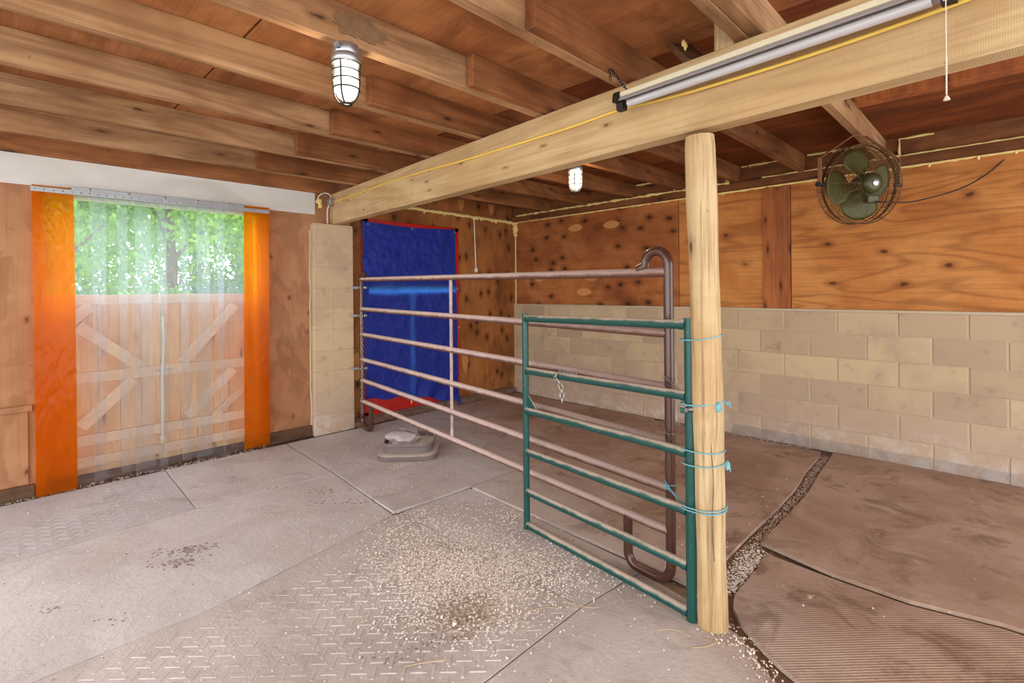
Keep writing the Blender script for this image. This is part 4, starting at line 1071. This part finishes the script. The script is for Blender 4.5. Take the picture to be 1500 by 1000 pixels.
along([(4.93, 2.6), (4.92, 1.2)], 700, .035, .013, .004, .3)
along([(5.0, .9), (5.0, -.1)], 160, .02, .01, .002, .4)
along([(3.1, 4.78), (4.9, 4.78)], 260, .04, .012, .004, .3)
along([(2.2, 3.5), (2.4, 3.42), (2.5, 3.45)], 120, .03, .010, .006, .4)
along([(2.15, 1.9), (2.1, 1.0)], 220, .04, .012, .001, .4)
tag(obj('edge_shavings', b, [M['shaving'], M['shaving_d']]), 'dusty shavings gathered in the mat gaps and along the walls', 'shavings', kind='stuff')
b = B()
for x, y, L_, a in ((1.86, 1.28, .16, 2.2), (1.96, 1.22, .1, 1.2), (2.12, 1.66, .14, .4), (2.05, 1.8, .12, 2.7), (2.2, 1.72, .1, 1.0), (1.2, 1.52, .16, 2.4), (1.02, 1.95, .12, 0.6), (3.9, .45, .16, 2.0), (4.1, .62, .1, 2.4), (1.98, 1.62, .12, 1.9), (1.72, 1.42, .14, 2.5), (1.95, .9, .14, 2.1), (2.0, .82, .12, 2.6), (2.1, 1.3, .1, .3)):
    p = V((x, y, .006)); d = V((math.cos(a), math.sin(a), 0)); s = d.cross(UP)
    b.tube(bezier([p, p + d * L_ * .4 + s * random.uniform(-.05, .05) + UP * .008, p + d * L_ + s * random.uniform(-.03, .03)], 10), .0016, 5)
tag(obj('hay_stems', b, M['hay']), 'loose bent hay stems lying around the gate foot', 'hay', kind='stuff')
b = B()
for x, y, n, s in ((.74, 3.20, 90, .05), (.66, 3.10, 60, .045), (.60, 3.28, 8, .05), (1.25, 4.15, 30, .05), (1.02, 4.2, 24, .04), (1.62, 3.45, 24, .05), (1.7, 3.1, 24, .05), (.18, 3.05, 10, .02), (1.42, 3.75, 10, .05), (1.55, 3.25, 12, .06), (1.25, 1.63, 20, .05), (1.05, 1.7, 12, .05), (.36, 2.75, 8, .05), (4.2, .4, 8, .2), (3.2, .6, 10, .3), (3.3, 1.7, 10, .15), (1.2, 3.3, 25, .5), (.6, 2.9, 25, .4), (1.2, 2.0, 40, .4)):
    for i in range(n):
        r_ = random.uniform(.003, .008) * (.55 if s > .15 else 1); u_ = random.gauss(0, s * 1.3); w_ = random.gauss(0, s * .55); b.blob((x + u_ * .8 + w_ * .6, y - u_ * .6 + w_ * .8, .002), (r_ * 1.2, r_ * .9, r_ * .45), 1, .7, 3, i)
tag(obj('dirt_crumbs', b, M['dirt']), 'dark crumbs of dried dirt scattered on the left mats', 'dirt', kind='stuff')
b = B(); b.blob((2.52, .62, .036), (.018, .012, .006), 2, .4, 2, 3); tag(obj('wood_chip', b, M['shaving_d']), 'single tan chip lying on the ribbed mat', 'chip')

# ------------------------------------------------------------------ outdoors, seen over the stable doors
b = B(); b.box((-14, 5.03, -.3), (24, 45, -.05)); struct('ground_outside', b, M['grass'])
random.seed(21)
def leaves(b, c, r, n, s):
    for i in range(n):
        while True:
            p = V((random.uniform(-1, 1), random.uniform(-1, 1), random.uniform(-1, 1)))
            if p.length < 1 and p.length > random.random() * .75: break
        sc_ = .72; p = V((c[0] + p.x * r[0], c[1] + p.y * r[1], c[2] + p.z * r[2])); u = V((random.gauss(0, 1), random.gauss(0, 1), random.gauss(0, .6))).normalized(); w = u.orthogonal().normalized(); q_ = s * sc_ * random.uniform(.6, 1.3)
        w = (w * math.cos(i) + u.cross(w) * math.sin(i)); f = u.cross(w)
        b.bm.faces.new([b.bm.verts.new(p + w * q_), b.bm.verts.new(p + f * q_ * .5), b.bm.verts.new(p - w * q_), b.bm.verts.new(p - f * q_ * .5)])
def tree(x, y, h, cr, mat, lab, n=2600, s=.11, trunk=.12, name='tree', grp='trees outside the doorway', cat='tree', low=.45):
    t = thing(name, lab, cat, (x, y, -.05), grp)
    b = B()
    for k in range(7):
        a = random.random() * 6.28; leaves(b, (x + cr * .55 * math.cos(a), y + cr * .5 * math.sin(a), h * (low + (1 - low) * random.random())), (cr * .62, cr * .62, h * .24), int(n * 1.5) // 7, s)
    bmesh.ops.recalc_face_normals(b.bm, faces=b.bm.faces); obj('crown', b, mat, t)
    b = B(); b.tube([(x, y, -.05), (x + .05, y, h * .4), (x - .04, y + .05, h * .8)], [trunk, trunk * .8, trunk * .3], 10)
    for k in range(4):
        a = k * 1.7; b.tube([(x, y, h * (.4 + .08 * k)), (x + cr * .5 * math.cos(a), y + cr * .5 * math.sin(a), h * (.62 + .07 * k))], [trunk * .4, trunk * .12], 6)
    obj('trunk', b, M['bark'], t)
tree(.9, 13.5, 5.0, 1.9, M['leaf_b'], 'leafy tree seen through the left clear strips', 4200, .12, .13)
tree(3.0, 14.5, 5.4, 2.1, M['leaf_a'], 'bright green tree seen through the middle of the clear strips', 4600, .12, .16)
tree(4.9, 13.0, 5.6, 1.6, M['leaf_a'], 'slim tree with a visible trunk right of the middle strips', 3000, .11, .15, low=.5)
tree(6.9, 17.0, 5.6, 2.0, M['leaf_c'], 'bluish tree at the right end of the clear strips', 3000, .12, .14)
for i, (x, y, r_, m_, lab) in enumerate(((.4, 12.6, 1.3, 'leaf_c', 'grey green bush low in the left clear strips'), (2.2, 12.8, 1.2, 'leaf_b', 'green bush low in the middle left of the clear strips'), (4.0, 14.0, 1.3, 'leaf_c', 'bluish bush low in the middle right of the clear strips'), (6.4, 15.0, 1.4, 'leaf_c', 'bush low behind the fence post'))):
    b = B(); leaves(b, (x, y, .75), (r_, r_ * .8, .95), 4200, .09); tag(obj('bush', b, M[m_], loc=(x, y, -.05)), lab, 'bush', 'bushes outside the doorway')
for x, y, h_, r_, m_, lab in ((1.2, 21, 7.5, 3.4, 'leaf_b', 'big tree far behind at the left of the clear strips'), (5.4, 22, 8, 3.6, 'leaf_a', 'big tree far behind the middle of the clear strips'), (9.4, 22, 6.0, 2.6, 'leaf_c', 'big tree far behind at the right of the clear strips')):
    tree(x, y, h_, r_, M[m_], lab, 5200, .19, .2, low=.2)
b = B()
for k in range(9): leaves(b, (-1 + k * 1.35, 18.5 + .4 * math.sin(k), 1.2), (1.0, .7, 1.5), 1500, .10)
tag(obj('hedge', b, M['leaf_b'], loc=(4, 18.5, -.05)), 'dense green hedge closing the view behind the bushes', 'hedge')
t = thing('fence', 'grey fence post with one rail seen through the right clear strips', 'fence', (3.45, 9.0, -.05))
b = B(); b.box((3.38, 8.95, -.05), (3.52, 9.05, 1.75), .01); b.box((3.36, 8.93, 1.75), (3.54, 9.07, 1.79), .01); obj('post', b, M['fence_wood'], t)
b = B(); b.box((3.5, 8.97, 1.52), (7.5, 9.02, 1.62), .01); obj('rail', b, M['fence_wood'], t)

# ------------------------------------------------------------------ light
sun = bpy.data.lights.new('sun', 'SUN'); sun.energy = 7.0; sun.angle = R(1.0); sun.color = (1, .95, .86)
so = bpy.data.objects.new('sun', sun); COL.objects.link(so); so.rotation_euler = (R(38), 0, R(70))
w = bpy.data.worlds.new('sky'); scn.world = w; w.use_nodes = True
bg = w.node_tree.nodes['Background']; bg.inputs[0].default_value = (.93, .965, 1, 1); bg.inputs[1].default_value = 4.0

# ------------------------------------------------------------------ camera
cam = bpy.data.cameras.new('camera'); co = bpy.data.objects.new('camera', cam); COL.objects.link(co); scn.camera = co
cam.sensor_width = 36; cam.lens = 738 / 1500 * 36; cam.shift_y = -.05; cam.clip_start = .05
fwd = V((.71794, .69610, 0)); rt = V((.69610, -.71794, 0)); roll = math.atan(.0095)
cr = rt * math.cos(roll) - UP * math.sin(roll); cu = UP * math.cos(roll) + rt * math.sin(roll)
m = Matrix((cr, cu, -fwd)).transposed().to_4x4(); m.translation = (0, 0, 1.41); co.matrix_world = m

scn.view_settings.view_transform = 'Standard'; scn.view_settings.look = 'None'; scn.view_settings.gamma = 1; scn.view_settings.use_curve_mapping = False
scn.view_settings.exposure = .08
scn.cycles.use_denoising = True; scn.cycles.transparent_max_bounces = 24; scn.cycles.max_bounces = 10; scn.cycles.diffuse_bounces = 6
